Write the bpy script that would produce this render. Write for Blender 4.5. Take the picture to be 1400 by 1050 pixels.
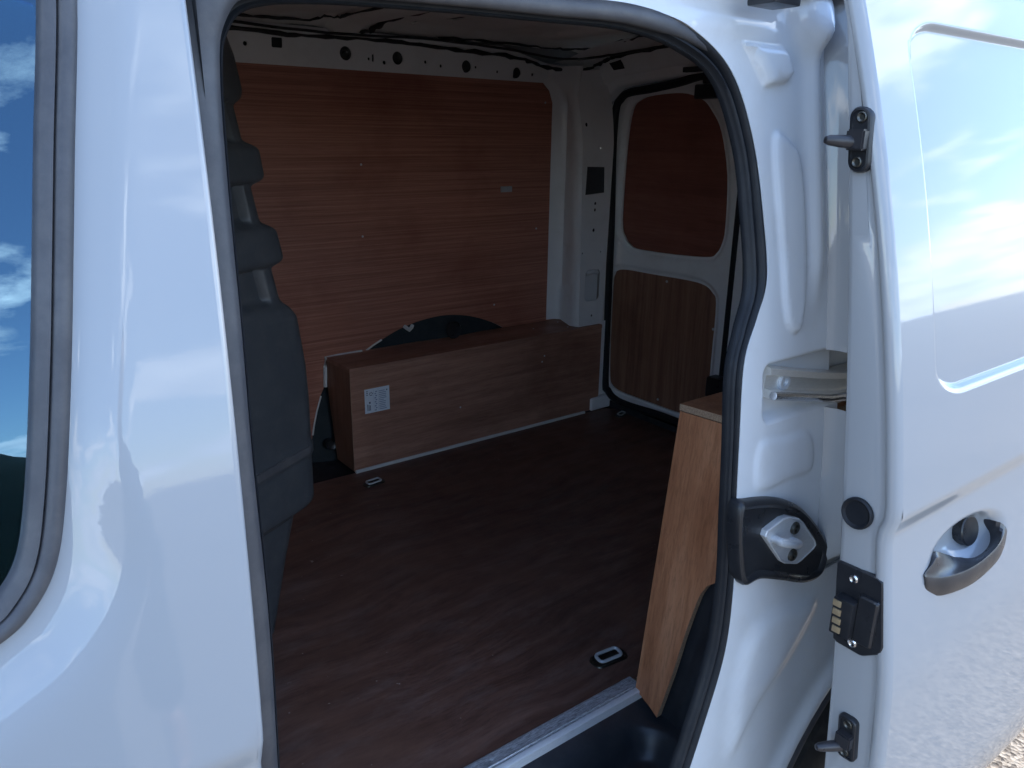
import bpy, bmesh, math, random
import numpy as np
from mathutils import Vector, Matrix
from mathutils.geometry import delaunay_2d_cdt

random.seed(7); rng = np.random.default_rng(7)
S = bpy.context.scene
for o in list(bpy.data.objects): bpy.data.objects.remove(o)

# ------------------------------------------------------------------ camera
# X runs to the back of the van, Y into the van, Z up; z = 0 is the load floor, the ground is at z = -0.58
GROUND = -0.58
cam = bpy.data.cameras.new('camera'); cam_o = bpy.data.objects.new('camera', cam); S.collection.objects.link(cam_o)
RC = ((0.79613431, -0.17378102, 0.57962946), (-0.60492968, -0.25258467, 0.75515632), (0.01517368, -0.95184092, -0.30621662))
M4 = Matrix.Identity(4)
for i in range(3):
    M4[i][0] = RC[i][0]; M4[i][1] = -RC[i][1]; M4[i][2] = -RC[i][2]
M4[2][3] = 1.0
cam_o.matrix_world = M4
cam.sensor_width = 36; cam.lens = 1067.33/1400*36; cam.clip_start = 0.02; cam.clip_end = 2000
S.camera = cam_o

# ------------------------------------------------------------------ sky, sun, exposure
SUN_EL, SUN_AZ = math.radians(56), math.radians(22)      # azimuth from +X (behind the van) towards +Y
W = bpy.data.worlds.new('World'); S.world = W; W.use_nodes = True
wt = W.node_tree; wn = wt.nodes; wl = wt.links
for n in list(wn): wn.remove(n)
wout = wn.new('ShaderNodeOutputWorld'); wbg = wn.new('ShaderNodeBackground'); wbg.inputs['Strength'].default_value = 0.15
sky = wn.new('ShaderNodeTexSky'); sky.sky_type = 'NISHITA'; sky.sun_disc = False
sky.sun_elevation = SUN_EL; sky.sun_rotation = math.radians(90) - SUN_AZ
sky.altitude = 50; sky.air_density = 1.0; sky.dust_density = 0.25; sky.ozone_density = 5.0
tcw = wn.new('ShaderNodeTexCoord'); sep = wn.new('ShaderNodeSeparateXYZ'); wl.new(tcw.outputs['Generated'], sep.inputs[0])
def wmath(op, a, b=None):
    n = wn.new('ShaderNodeMath'); n.operation = op
    for i, v in enumerate((a, b)):
        if v is None: continue
        if isinstance(v, (int, float)): n.inputs[i].default_value = v
        else: wl.new(v, n.inputs[i])
    return n.outputs[0]
zz = wmath('ADD', wmath('MAXIMUM', sep.outputs[2], 0.0), 0.16)
cmb = wn.new('ShaderNodeCombineXYZ')
wl.new(wmath('DIVIDE', sep.outputs[0], zz), cmb.inputs[0]); wl.new(wmath('DIVIDE', sep.outputs[1], zz), cmb.inputs[1])
cmb.inputs[2].default_value = 3.3
nz = wn.new('ShaderNodeTexNoise'); nz.inputs['Scale'].default_value = 1.35; nz.inputs['Detail'].default_value = 9; nz.inputs['Roughness'].default_value = 0.58; nz.inputs['Distortion'].default_value = 0.25
wl.new(cmb.outputs[0], nz.inputs['Vector'])
cr = wn.new('ShaderNodeValToRGB'); cr.color_ramp.elements[0].position = 0.540; cr.color_ramp.elements[1].position = 0.615
low = wmath('MULTIPLY', wmath('SUBTRACT', 1.0, wmath('MINIMUM', wmath('MULTIPLY', wmath('MAXIMUM', sep.outputs[2], 0.0), 2.4), 1.0)), 0.05)
wl.new(wmath('ADD', nz.outputs['Fac'], low), cr.inputs[0])
nz2 = wn.new('ShaderNodeTexNoise'); nz2.inputs['Scale'].default_value = 2.6; nz2.inputs['Detail'].default_value = 6
wl.new(cmb.outputs[0], nz2.inputs['Vector'])
cc = wn.new('ShaderNodeValToRGB'); cc.color_ramp.elements[0].position = 0.3; cc.color_ramp.elements[0].color = (4.4, 5.3, 6.6, 1); cc.color_ramp.elements[1].position = 0.7; cc.color_ramp.elements[1].color = (8.4, 9.2, 10.3, 1)
wl.new(nz2.outputs['Fac'], cc.inputs[0])
mxw = wn.new('ShaderNodeMix'); mxw.data_type = 'RGBA'
wl.new(cr.outputs[0], mxw.inputs[0]); wl.new(sky.outputs[0], mxw.inputs[6]); wl.new(cc.outputs[0], mxw.inputs[7])
wl.new(mxw.outputs[2], wbg.inputs[0]); wl.new(wbg.outputs[0], wout.inputs[0])

sun = bpy.data.lights.new('sun', 'SUN'); sun.energy = 2.2; sun.angle = math.radians(0.5); sun.color = (1.0, 0.955, 0.89)
sun_o = bpy.data.objects.new('sun', sun); S.collection.objects.link(sun_o)
sd = Vector((math.cos(SUN_EL)*math.cos(SUN_AZ), math.cos(SUN_EL)*math.sin(SUN_AZ), math.sin(SUN_EL)))
sun_o.rotation_euler = sd.to_track_quat('Z', 'Y').to_euler(); sun_o.location = (6, 2, 8)

S.render.engine = 'CYCLES'
S.view_settings.view_transform = 'Standard'; S.view_settings.look = 'None'; S.view_settings.gamma = 1; S.view_settings.use_curve_mapping = False
S.view_settings.exposure = 1.95
S.cycles.max_bounces = 12; S.cycles.diffuse_bounces = 6; S.cycles.glossy_bounces = 6; S.cycles.transparent_max_bounces = 12

# ------------------------------------------------------------------ materials
def mat(name):
    m = bpy.data.materials.new(name); m.use_nodes = True
    nt = m.node_tree; b = nt.nodes['Principled BSDF']
    return m, nt, b
def N(nt, t, **kw):
    n = nt.nodes.new(t)
    for k, v in kw.items():
        if k.startswith('_'): setattr(n, k[1:], v)
        else: n.inputs[k.replace('_', ' ')].default_value = v
    return n
def coords(nt, scale=(1, 1, 1), rot=(0, 0, 0)):
    tc = nt.nodes.new('ShaderNodeTexCoord'); mp = nt.nodes.new('ShaderNodeMapping')
    mp.inputs['Scale'].default_value = scale; mp.inputs['Rotation'].default_value = rot
    nt.links.new(tc.outputs['Object'], mp.inputs[0]); return mp.outputs[0]
def noise(nt, vec, scale, detail=4, rough=0.5, dist=0):
    n = N(nt, 'ShaderNodeTexNoise', Scale=scale, Detail=detail, Roughness=rough, Distortion=dist)
    nt.links.new(vec, n.inputs['Vector']); return n.outputs['Fac']
def ramp(nt, fac, stops):
    r = nt.nodes.new('ShaderNodeValToRGB'); e = r.color_ramp.elements
    while len(e) < len(stops): e.new(0.5)
    for k, (p, c) in enumerate(stops):
        e[k].position = p; e[k].color = (c, c, c, 1) if isinstance(c, (int, float)) else (*c, 1)
    nt.links.new(fac, r.inputs[0]); return r.outputs[0]
def mix(nt, f, a, b, mode='MIX'):
    m = nt.nodes.new('ShaderNodeMix'); m.data_type = 'RGBA'; m.blend_type = mode
    for i, v in ((0, f), (6, a), (7, b)):
        if isinstance(v, (int, float)): m.inputs[i].default_value = v
        elif isinstance(v, tuple): m.inputs[i].default_value = (*v, 1)
        else: nt.links.new(v, m.inputs[i])
    return m.outputs[2]
def bump(nt, b, h, strength, dist=0.002):
    n = N(nt, 'ShaderNodeBump', Strength=strength, Distance=dist); nt.links.new(h, n.inputs['Height']); nt.links.new(n.outputs[0], b.inputs['Normal'])
    return n

def paint(name, col, rough, coat, dirt=0.0):
    m, nt, b = mat(name); c = coords(nt)
    b.inputs['Roughness'].default_value = rough; b.inputs['Coat Weight'].default_value = coat; b.inputs['Coat Roughness'].default_value = 0.02; b.inputs['Coat IOR'].default_value = 1.55
    b.inputs['Specular IOR Level'].default_value = 0.15
    big = noise(nt, c, 9, 6, 0.65); fine = noise(nt, c, 140, 3)
    d = ramp(nt, big, [(0.48, 0.0), (0.8, 1.0)])
    dm = N(nt, 'ShaderNodeMath', _operation='MULTIPLY'); nt.links.new(d, dm.inputs[0]); dm.inputs[1].default_value = dirt
    nt.links.new(mix(nt, dm.outputs[0], col, (0.42, 0.38, 0.33)), b.inputs['Base Color'])
    pe = noise(nt, c, 420, 1); bump(nt, b, pe, 0.012, 0.001)
    bn = [n for n in nt.nodes if n.type == 'BUMP'][0]; nt.links.new(bn.outputs[0], b.inputs['Coat Normal'])
    return m
M_PAINT = paint('white_gloss_paint', (0.345, 0.357, 0.368), 0.28, 0.8, 0.08)  # white body paint, darkened so the daylight outside does not wash it out
M_JAMB = paint('shade_lifted_white', (0.68, 0.70, 0.72), 0.32, 0.7, 0.25)  # same body white, lightened to offset the shade of the open door
M_INNER = paint('white_inner_paint', (0.84, 0.84, 0.84), 0.42, 0.15, 0.22)
M_ROOF = paint('roof_primer_paint', (0.84, 0.82, 0.79), 0.5, 0.0, 0.30)

def black(name, col, rough, grain=0.0, gscale=900, dust=0.15, spec=0.5):
    m, nt, b = mat(name); c = coords(nt)
    b.inputs['Specular IOR Level'].default_value = spec
    d = ramp(nt, noise(nt, c, 23, 7, 0.7), [(0.45, 0.0), (0.85, dust)])
    nt.links.new(mix(nt, d, col, (0.20, 0.19, 0.18)), b.inputs['Base Color'])
    rr = ramp(nt, noise(nt, c, 35, 5), [(0.3, max(rough-0.08, 0.02)), (0.7, min(rough+0.1, 1))]); nt.links.new(rr, b.inputs['Roughness'])
    if grain: bump(nt, b, noise(nt, c, gscale, 2), grain, 0.0006)
    return m
M_RUBBER = black('dusty_black_rubber', (0.012, 0.014, 0.018), 0.5, 0.15, 1200, 0.06, 0.3)
M_TRIM = black('dark_moulded_trim', (0.022, 0.025, 0.031), 0.36, 0.25, 1100, 0.12)
M_SEALGREY = black('grey_rubber', (0.060, 0.060, 0.066), 0.5, 0.15, 1200, 0.35)  # on the opening seal this lighter tone stands for daylight
M_ABS = black('grained_black_plastic', (0.050, 0.055, 0.062), 0.42, 0.35, 1100, 0.20)
M_GLOSSBLK = black('smooth_black_plastic', (0.016, 0.017, 0.020), 0.32, 0.0, 900, 0.08)
M_CARPET = black('black_sound_felt', (0.030, 0.037, 0.041), 0.85, 0.5, 700, 0.10, 0.2)
M_MASTIC = black('black_mastic', (0.012, 0.013, 0.016), 0.6, 0.4, 120, 0.1)
M_CAVITY = black('dark_cavity', (0.02, 0.022, 0.026), 0.8)  # near-black; on sheets behind openings it stands for the shade inside
M_HANDLE = black('grey_satin_plastic', (0.028, 0.027, 0.030), 0.33, 0.1, 1500, 0.1)
M_TYRE = black('tyre_rubber', (0.022, 0.022, 0.022), 0.75, 0.3, 300, 0.25)
M_SEAT = black('dark_seat_cloth', (0.018, 0.024, 0.026), 0.9, 0.5, 900, 0.05)

def wood(name, dark, mid, light, axis, rough=0.5, streak=(1.2, 60), fig=0.5, stain=(0.05, 0.03, 0.025), stain_amt=0.4, scr=0.3, warp=0.0, coat=0.0, specks=0.0):
    """axis: grain direction 0 = x, 1 = y, 2 = z"""
    m, nt, b = mat(name)
    sc = [streak[1]]*3; sc[axis] = streak[0]
    base = coords(nt); g = coords(nt, tuple(sc))
    if warp:
        wv = N(nt, 'ShaderNodeTexNoise', Scale=2.2, Detail=2); nt.links.new(base, wv.inputs['Vector'])
        add = N(nt, 'ShaderNodeVectorMath', _operation='MULTIPLY_ADD'); nt.links.new(wv.outputs['Color'], add.inputs[0])
        add.inputs[1].default_value = tuple(warp*s for s in sc); nt.links.new(g, add.inputs[2]); g = add.outputs[0]
    s1 = noise(nt, g, 1.0, 8, 0.62); s2 = noise(nt, g, 7.0, 4, 0.7)
    col = ramp(nt, s1, [(0.30, dark), (0.50, mid), (0.70, light)])
    pores = ramp(nt, s2, [(0.38, 0.45), (0.52, 1.0)])
    col = mix(nt, fig, col, pores, 'MULTIPLY')
    st = ramp(nt, noise(nt, base, 3.2, 6, 0.6), [(0.50, 0.0), (0.72, stain_amt)]); col = mix(nt, st, col, stain)
    sc2 = coords(nt, (14, 14, 40), (0.3, 0.5, 0.9)); sx = ramp(nt, noise(nt, sc2, 2.5, 9, 0.75), [(0.66, 0.0), (0.74, scr)])
    col = mix(nt, sx, col, (0.42, 0.34, 0.29))
    if specks:
        sp = ramp(nt, noise(nt, base, 62, 2, 0.5), [(0.735, 0.0), (0.765, 1.0)]); zn = ramp(nt, noise(nt, base, 2.6, 3), [(0.42, 0.0), (0.62, specks)])
        col = mix(nt, mix(nt, 1.0, sp, zn, 'MULTIPLY'), col, (0.55, 0.50, 0.45))
        du = ramp(nt, noise(nt, coords(nt, (3, 9, 9), (0, 0, 0.2)), 2.2, 8, 0.7), [(0.50, 0.0), (0.80, 0.30)]); col = mix(nt, du, col, (0.34, 0.29, 0.27))
    nt.links.new(col, b.inputs['Base Color'])
    rr = ramp(nt, noise(nt, base, 14, 6), [(0.3, rough-0.1), (0.7, rough+0.12)]); nt.links.new(rr, b.inputs['Roughness'])
    b.inputs['Coat Weight'].default_value = coat; b.inputs['Coat Roughness'].default_value = 0.3
    bump(nt, b, s2, 0.25, 0.0008)
    return m
M_LINING = wood('red_plywood_lining', (0.30, 0.112, 0.075), (0.44, 0.183, 0.124), (0.57, 0.262, 0.185), 0, 0.46, (1.6, 190), 0.45, (0.22, 0.055, 0.035), 0.55, 0.25)
M_BOX = wood('brown_plywood', (0.27, 0.13, 0.09), (0.385, 0.195, 0.135), (0.49, 0.27, 0.19), 0, 0.5, (2.6, 40), 0.35, (0.13, 0.055, 0.035), 0.65, 0.35, 0.02)
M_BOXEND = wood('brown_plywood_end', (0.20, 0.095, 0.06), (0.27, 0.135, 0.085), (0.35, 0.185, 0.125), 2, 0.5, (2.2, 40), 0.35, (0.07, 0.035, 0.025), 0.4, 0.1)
M_NEARBOX = wood('orange_plywood', (0.38, 0.15, 0.070), (0.52, 0.225, 0.110), (0.64, 0.31, 0.165), 2, 0.5, (1.8, 34), 0.4, (0.24, 0.09, 0.045), 0.5, 0.15, 0.02)
M_DOORPLY = wood('rear_door_plywood', (0.20, 0.095, 0.06), (0.29, 0.145, 0.092), (0.38, 0.20, 0.13), 2, 0.5, (2.0, 48), 0.35, (0.11, 0.045, 0.03), 0.6, 0.15)
M_DOORPLY2 = wood('rear_window_plywood', (0.22, 0.075, 0.055), (0.28, 0.10, 0.07), (0.34, 0.13, 0.095), 1, 0.5, (1.2, 30), 0.3, (0.10, 0.03, 0.025), 0.4, 0.05)
M_FLOOR = wood('dark_phenolic_floor', (0.105, 0.050, 0.036), (0.160, 0.080, 0.058), (0.22, 0.118, 0.088), 0, 0.40, (2.4, 28), 0.35, (0.21, 0.105, 0.07), 0.75, 0.6, 0.16, 0.0, 0.7)
M_PLYEDGE, nt, b = mat('raw_plywood_edge'); zc_ = coords(nt, (400, 400, 400)); 
nt.links.new(ramp(nt, noise(nt, zc_, 1, 2), [(0.3, (0.30, 0.19, 0.12)), (0.7, (0.52, 0.38, 0.26))]), b.inputs['Base Color']); b.inputs['Roughness'].default_value = 0.8

def metal(name, col, rough, scr=0.0, met=1.0):
    m, nt, b = mat(name); c = coords(nt, (60, 400, 400))
    b.inputs['Metallic'].default_value = met
    f = noise(nt, c, 1.5, 6, 0.7)
    nt.links.new(mix(nt, ramp(nt, f, [(0.42, 0.0), (0.60, scr)]), col, tuple(v*0.35 for v in col)), b.inputs['Base Color'])
    nt.links.new(ramp(nt, f, [(0.3, rough-0.08), (0.7, rough+0.12)]), b.inputs['Roughness']); return m
M_ALU = metal('scuffed_aluminium', (0.66, 0.67, 0.70), 0.38, 0.85, 0.35)
M_ALU2 = metal('bright_aluminium', (0.85, 0.86, 0.88), 0.34, 0.15, 0.25)
M_ZINC = metal('galvanised_steel', (0.62, 0.64, 0.66), 0.42, 0.12, 0.35)
M_RAIL = metal('cream_rail_metal', (0.80, 0.78, 0.73), 0.36, 0.1, 0.6)
M_BRASS = metal('gold_contacts', (0.86, 0.66, 0.40), 0.35, 0.1, 0.8)
M_BOLT = metal('dark_bolt_steel', (0.12, 0.12, 0.11), 0.4, 0.3)
M_CHROME = metal('worn_chrome', (0.72, 0.72, 0.74), 0.2, 0.3)

M_BEAD, nt, b = mat('white_sealant'); b.inputs['Base Color'].default_value = (0.72, 0.70, 0.67, 1); b.inputs['Roughness'].default_value = 0.6
M_PAPER, nt, b = mat('label_paper'); b.inputs['Base Color'].default_value = (0.74, 0.78, 0.84, 1); b.inputs['Roughness'].default_value = 0.45
M_INK, nt, b = mat('label_ink'); b.inputs['Base Color'].default_value = (0.06, 0.08, 0.13, 1); b.inputs['Roughness'].default_value = 0.6
M_INK2, nt, b = mat('pale_label_ink'); b.inputs['Base Color'].default_value = (0.26, 0.32, 0.45, 1); b.inputs['Roughness'].default_value = 0.6
M_CREAM, nt, b = mat('cream_card'); b.inputs['Base Color'].default_value = (0.78, 0.74, 0.62, 1); b.inputs['Roughness'].default_value = 0.7

M_GLASS = bpy.data.materials.new('tinted_window_glass'); M_GLASS.use_nodes = True; nt = M_GLASS.node_tree
for n in list(nt.nodes): nt.nodes.remove(n)
o_ = nt.nodes.new('ShaderNodeOutputMaterial'); tr = nt.nodes.new('ShaderNodeBsdfTransparent'); tr.inputs[0].default_value = (0.20, 0.30, 0.30, 1)
gl = nt.nodes.new('ShaderNodeBsdfGlossy'); gl.inputs['Roughness'].default_value = 0.0; gl.inputs['Color'].default_value = (0.50, 0.78, 1, 1)
fr = nt.nodes.new('ShaderNodeFresnel'); fr.inputs['IOR'].default_value = 2.3
ms = nt.nodes.new('ShaderNodeMixShader'); nt.links.new(fr.outputs[0], ms.inputs[0]); nt.links.new(tr.outputs[0], ms.inputs[1]); nt.links.new(gl.outputs[0], ms.inputs[2]); nt.links.new(ms.outputs[0], o_.inputs[0])

M_GROUND, nt, b = mat('beige_gravel'); c = coords(nt)
vo = N(nt, 'ShaderNodeTexVoronoi', Scale=95.0); nt.links.new(c, vo.inputs['Vector'])
vsep = nt.nodes.new('ShaderNodeSeparateColor'); nt.links.new(vo.outputs['Color'], vsep.inputs[0])
gcol = ramp(nt, vsep.outputs[0], [(0.0, (0.06, 0.046, 0.034)), (0.45, (0.175, 0.140, 0.104)), (1.0, (0.34, 0.285, 0.22))])
patch = ramp(nt, noise(nt, c, 0.6, 5), [(0.3, 0.8), (0.7, 1.1)])
nt.links.new(mix(nt, 1.0, gcol, patch, 'MULTIPLY'), b.inputs['Base Color']); b.inputs['Roughness'].default_value = 0.9
bump(nt, b, vo.outputs['Distance'], 0.9, 0.008)

# ------------------------------------------------------------------ helpers
BASE = Vector((1.0, 1.43, GROUND))
van = bpy.data.objects.new('panel_van', None); S.collection.objects.link(van); van.location = BASE; van.empty_display_size = 0.3
van['label'] = 'white panel van with its sliding side door open on a plywood lined load space'
van['category'] = 'van'

def link(o, parent):
    S.collection.objects.link(o)
    if parent is not None:
        o.parent = parent
        if parent is van: o.matrix_parent_inverse = Matrix.Translation(-BASE)
    return o
def part(name, verts, faces, m, parent=van, angle=35, label=None, mats=None, fmat=None):
    me = bpy.data.meshes.new(name); me.from_pydata([tuple(v) for v in verts], [], [tuple(int(i) for i in f) for f in faces]); me.validate()
    bm = bmesh.new(); bm.from_mesh(me); bmesh.ops.recalc_face_normals(bm, faces=bm.faces); bm.to_mesh(me); bm.free()
    for mm in (mats or [m]): me.materials.append(mm)
    if fmat is not None:
        for p, k in zip(me.polygons, fmat): p.material_index = k
    me.polygons.foreach_set('use_smooth', [True]*len(me.polygons))
    me.set_sharp_from_angle(angle=math.radians(angle))
    o = bpy.data.objects.new(name, me); link(o, parent)
    if label: o['label'] = label
    return o
def part_bm(name, bm, m, parent=van, angle=35, label=None):
    me = bpy.data.meshes.new(name); bmesh.ops.recalc_face_normals(bm, faces=bm.faces); bm.to_mesh(me); bm.free(); me.materials.append(m)
    me.polygons.foreach_set('use_smooth', [True]*len(me.polygons)); me.set_sharp_from_angle(angle=math.radians(angle))
    o = bpy.data.objects.new(name, me); link(o, parent)
    if label: o['label'] = label
    return o
def catmull(P, n=8, closed=True):
    P = [np.array(p, float) for p in P]; out = []; L = len(P)
    for i in range(L if closed else L-1):
        if closed: p0, p1, p2, p3 = P[(i-1) % L], P[i], P[(i+1) % L], P[(i+2) % L]
        else: p0, p1, p2, p3 = P[max(i-1, 0)], P[i], P[i+1], P[min(i+2, L-1)]
        for k in range(n):
            t = k/n
            out.append(0.5*((2*p1)+(-p0+p2)*t+(2*p0-5*p1+4*p2-p3)*t*t+(-p0+3*p1-3*p2+p3)*t**3))
    if not closed: out.append(P[-1])
    return out
def rrect(x0, x1, y0, y1, r, n=6):
    out = []
    for cx, cy, a in ((x1-r, y1-r, 0), (x0+r, y1-r, 90), (x0+r, y0+r, 180), (x1-r, y0+r, 270)):
        for k in range(n+1):
            t = math.radians(a+90*k/n); out.append((cx+r*math.cos(t), cy+r*math.sin(t)))
    return out
def circle(cx, cy, r, n=20, ry=None): return [(cx+r*math.cos(2*math.pi*k/n), cy+(ry or r)*math.sin(2*math.pi*k/n)) for k in range(n)]
def inside(pts, poly):
    x, y = pts[:, 0], pts[:, 1]; r = np.zeros(len(pts), bool); q = np.array(poly)
    j = len(q)-1
    for i in range(len(q)):
        xi, yi = q[i]; xj, yj = q[j]
        c = ((yi > y) != (yj > y)) & (x < (xj-xi)*(y-yi)/(yj-yi+1e-15)+xi); r ^= c; j = i
    return r
def polydist(pts, poly, closed=True):
    q = np.array(poly); d = np.full(len(pts), 1e9); L = len(q)
    for i in range(L if closed else L-1):
        a, b_ = q[i], q[(i+1) % L]; ab = b_-a; t = np.clip(((pts-a)@ab)/(ab@ab+1e-15), 0, 1)
        d = np.minimum(d, np.linalg.norm(pts-(a+t[:, None]*ab), axis=1))
    return d
def densify(poly, step):
    out = []; L = len(poly)
    for i in range(L):
        a = np.array(poly[i], float); b_ = np.array(poly[(i+1) % L], float); n = max(1, int(math.ceil(np.linalg.norm(b_-a)/step)))
        for k in range(n): out.append(a+(b_-a)*k/n)
    return out
def sheet(name, outline, holes, fmap, back, m, parent=van, grid=None, extra=None, angle=35, label=None, edge_mat=None):
    """a plate: 2-D outline with holes, mapped into space by fmap(u, v) arrays; back = thickness vector"""
    loops = [outline]+list(holes)
    if grid: loops = [densify(l, grid) for l in loops]
    loops = [[tuple(p) for p in l] for l in loops]
    pts = []; edges = []
    for l in loops:
        s = len(pts); pts += l; edges += [(s+i, s+(i+1) % len(l)) for i in range(len(l))]
    nb = len(pts)
    if grid:
        q = np.array(outline); lo, hi = q.min(0), q.max(0)
        gx, gy = np.meshgrid(np.arange(lo[0], hi[0], grid), np.arange(lo[1], hi[1], grid*0.866)); gx = gx+(np.arange(gx.shape[0]) % 2)[:, None]*grid*0.5
        g = np.stack([gx.ravel(), gy.ravel()], 1)
        if extra is not None and len(extra):
            ex = np.array(extra); dd = np.full(len(g), 1e9)
            for i in range(0, len(g), 400):
                dd[i:i+400] = np.sqrt(((g[i:i+400, None]-ex[None])**2).sum(2)).min(1)
            g = np.concatenate([g[dd > grid*0.5], ex])
        k = inside(g, loops[0])
        for h in loops[1:]: k &= ~inside(g, h)
        g = g[k]; dmin = np.full(len(g), 1e9)
        for l in loops: dmin = np.minimum(dmin, polydist(g, l))
        g = g[dmin > grid*0.12]
        pts += [tuple(p) for p in g]
    r = delaunay_2d_cdt([Vector(p) for p in pts], edges, [], 0, 1e-7)
    V = np.array([tuple(v) for v in r[0]]); F = np.array([tuple(f) for f in r[2]])
    cen = V[F].mean(1); k = inside(cen, loops[0])
    for h in loops[1:]: k &= ~inside(cen, h)
    F = F[k]
    X = np.array(fmap(V[:, 0], V[:, 1])).T; n = len(V)
    bk = np.array(back(V[:, 0], V[:, 1])).T if callable(back) else np.array(back)[None]
    verts = np.concatenate([X, X+bk])
    cnt = {}
    for f in F:
        for a, b_ in ((f[0], f[1]), (f[1], f[2]), (f[2], f[0])): cnt[(a, b_)] = 1
    faces = [tuple(f) for f in F]+[(f[2]+n, f[1]+n, f[0]+n) for f in F]; fm = [0]*len(faces)
    for (a, b_) in cnt:
        if (b_, a) not in cnt: faces.append((b_, a, a+n, b_+n)); fm.append(1)
    used = sorted({i for f in faces for i in f}); mp = {v: i for i, v in enumerate(used)}
    faces = [tuple(mp[i] for i in f) for f in faces]
    return part(name, verts[used], faces, m, parent, angle, label, [m, edge_mat] if edge_mat else None, fm if edge_mat else None)
def loft(name, rings, m, parent=van, closed=False, cyclic=False, angle=35, label=None, caps=False):
    """rings: list of point lists of equal length; closed: each ring closes on itself; cyclic: last ring joins the first"""
    n = len(rings[0]); V = [p for r in rings for p in r]; F = []
    R_ = len(rings)
    for i in range(R_ if cyclic else R_-1):
        for j in range(n if closed else n-1):
            a, b_ = i*n+j, i*n+(j+1) % n; c, d = ((i+1) % R_)*n+(j+1) % n, ((i+1) % R_)*n+j
            F.append((a, b_, c, d))
    if caps and closed: F.append(tuple(range(n))[::-1]); F.append(tuple((R_-1)*n+j for j in range(n)))
    return part(name, V, F, m, parent, angle, label)
def tube(name, path, r, m, parent=van, n=8, closed=False, label=None, wob=0):
    P = [np.array(p, float) for p in path]; L = len(P); rings = []
    up = np.array((0.3, 0.2, 1.0))
    for i in range(L):
        a = P[(i-1) % L] if (closed or i > 0) else P[i]; b_ = P[(i+1) % L] if (closed or i < L-1) else P[i]
        t = b_-a; t = t/(np.linalg.norm(t)+1e-12); u = np.cross(t, up); u /= np.linalg.norm(u)+1e-12; w = np.cross(u, t)
        rr = (r[i] if hasattr(r, '__len__') else r)*(1+wob*(random.random()-0.5))
        rings.append([P[i]+rr*(math.cos(2*math.pi*k/n)*u+math.sin(2*math.pi*k/n)*w) for k in range(n)])
    return loft(name, rings, m, parent, closed=True, cyclic=closed, caps=not closed, label=label)
def box(name, x0, x1, y0, y1, z0, z1, m, parent=van, bev=0.002, label=None, segs=2):
    bm = bmesh.new(); bmesh.ops.create_cube(bm, size=1)
    for v in bm.verts: v.co = ((x0+x1)/2+v.co.x*(x1-x0), (y0+y1)/2+v.co.y*(y1-y0), (z0+z1)/2+v.co.z*(z1-z0))
    if bev: bmesh.ops.bevel(bm, geom=list(bm.edges), offset=bev, segments=segs, affect='EDGES', profile=0.7)
    return part_bm(name, bm, m, parent, label=label)
def disc(name, c, nrm, prof, m, parent, n=18, label=None):
    """lathe: prof = [(radius, height along nrm)...]"""
    nrm = Vector(nrm).normalized(); u = nrm.orthogonal().normalized(); w = nrm.cross(u); c = Vector(c)
    V = []; F = []
    for r, h in prof:
        for k in range(n):
            t = 2*math.pi*k/n; V.append(c+nrm*h+u*(r*math.cos(t))+w*(r*math.sin(t)))
    for i in range(len(prof)-1):
        for k in range(n): F.append((i*n+k, i*n+(k+1) % n, (i+1)*n+(k+1) % n, (i+1)*n+k))
    F.append(tuple((len(prof)-1)*n+k for k in range(n)))
    return part(name, V, F, m, parent, 30, label)
def sstep(a, b_, x):
    t = np.clip((np.asarray(x, float)-a)/(b_-a), 0, 1); return t*t*(3-2*t)
def gauss_smooth(a, s):
    k = np.arange(-int(4*s)-1, int(4*s)+2); w = np.exp(-k**2/(2*s*s)); w /= w.sum()
    return np.convolve(np.pad(a, len(k)//2, mode='edge'), w, mode='valid')

# ------------------------------------------------------------------ body section curves
PD = (0.04338267, 0.06798717, 0.02894389, 0.33910909)          # sliding door skin, standing open
def yd(z):
    z = np.asarray(z, float); y = np.polyval(PD, np.maximum(z, 0.0)); return y+0.95*np.maximum(0.09-z, 0)**2*1.2
def yo(z): return yd(z)+0.10                                    # body skin
def yin(z):                                                     # inner edge of the sliding door
    z = np.asarray(z, float); return 0.0612147*z*z+0.0433022*z+0.415779
_fz = np.array([-.4, -.1, .2, .5, .8, 1.14, 1.3]); _fy = np.array([.565, .565, .57, .585, .62, .68, .715])
_zz = np.linspace(-.4, 1.3, 341); _yy = gauss_smooth(np.interp(_zz, _fz, _fy), 14)
def yf(z): return np.interp(z, _zz, _yy)                        # door opening flange
ZC = 0.568
def swage(z):
    z = np.asarray(z, float); d = ZC-z
    return 0.011*sstep(0.0, 0.035, d)*(1-sstep(0.05, 0.26, d))

# ------------------------------------------------------------------ ground
me = bpy.data.meshes.new('ground'); me.from_pydata([(-400, -400, GROUND), (400, -400, GROUND), (400, 400, GROUND), (-400, 400, GROUND)], [], [(0, 1, 2, 3)]); me.materials.append(M_GROUND)
g = bpy.data.objects.new('ground', me); S.collection.objects.link(g); g['kind'] = 'structure'; g['label'] = 'beige gravel ground beside the white van'; g['category'] = 'ground'

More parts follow.
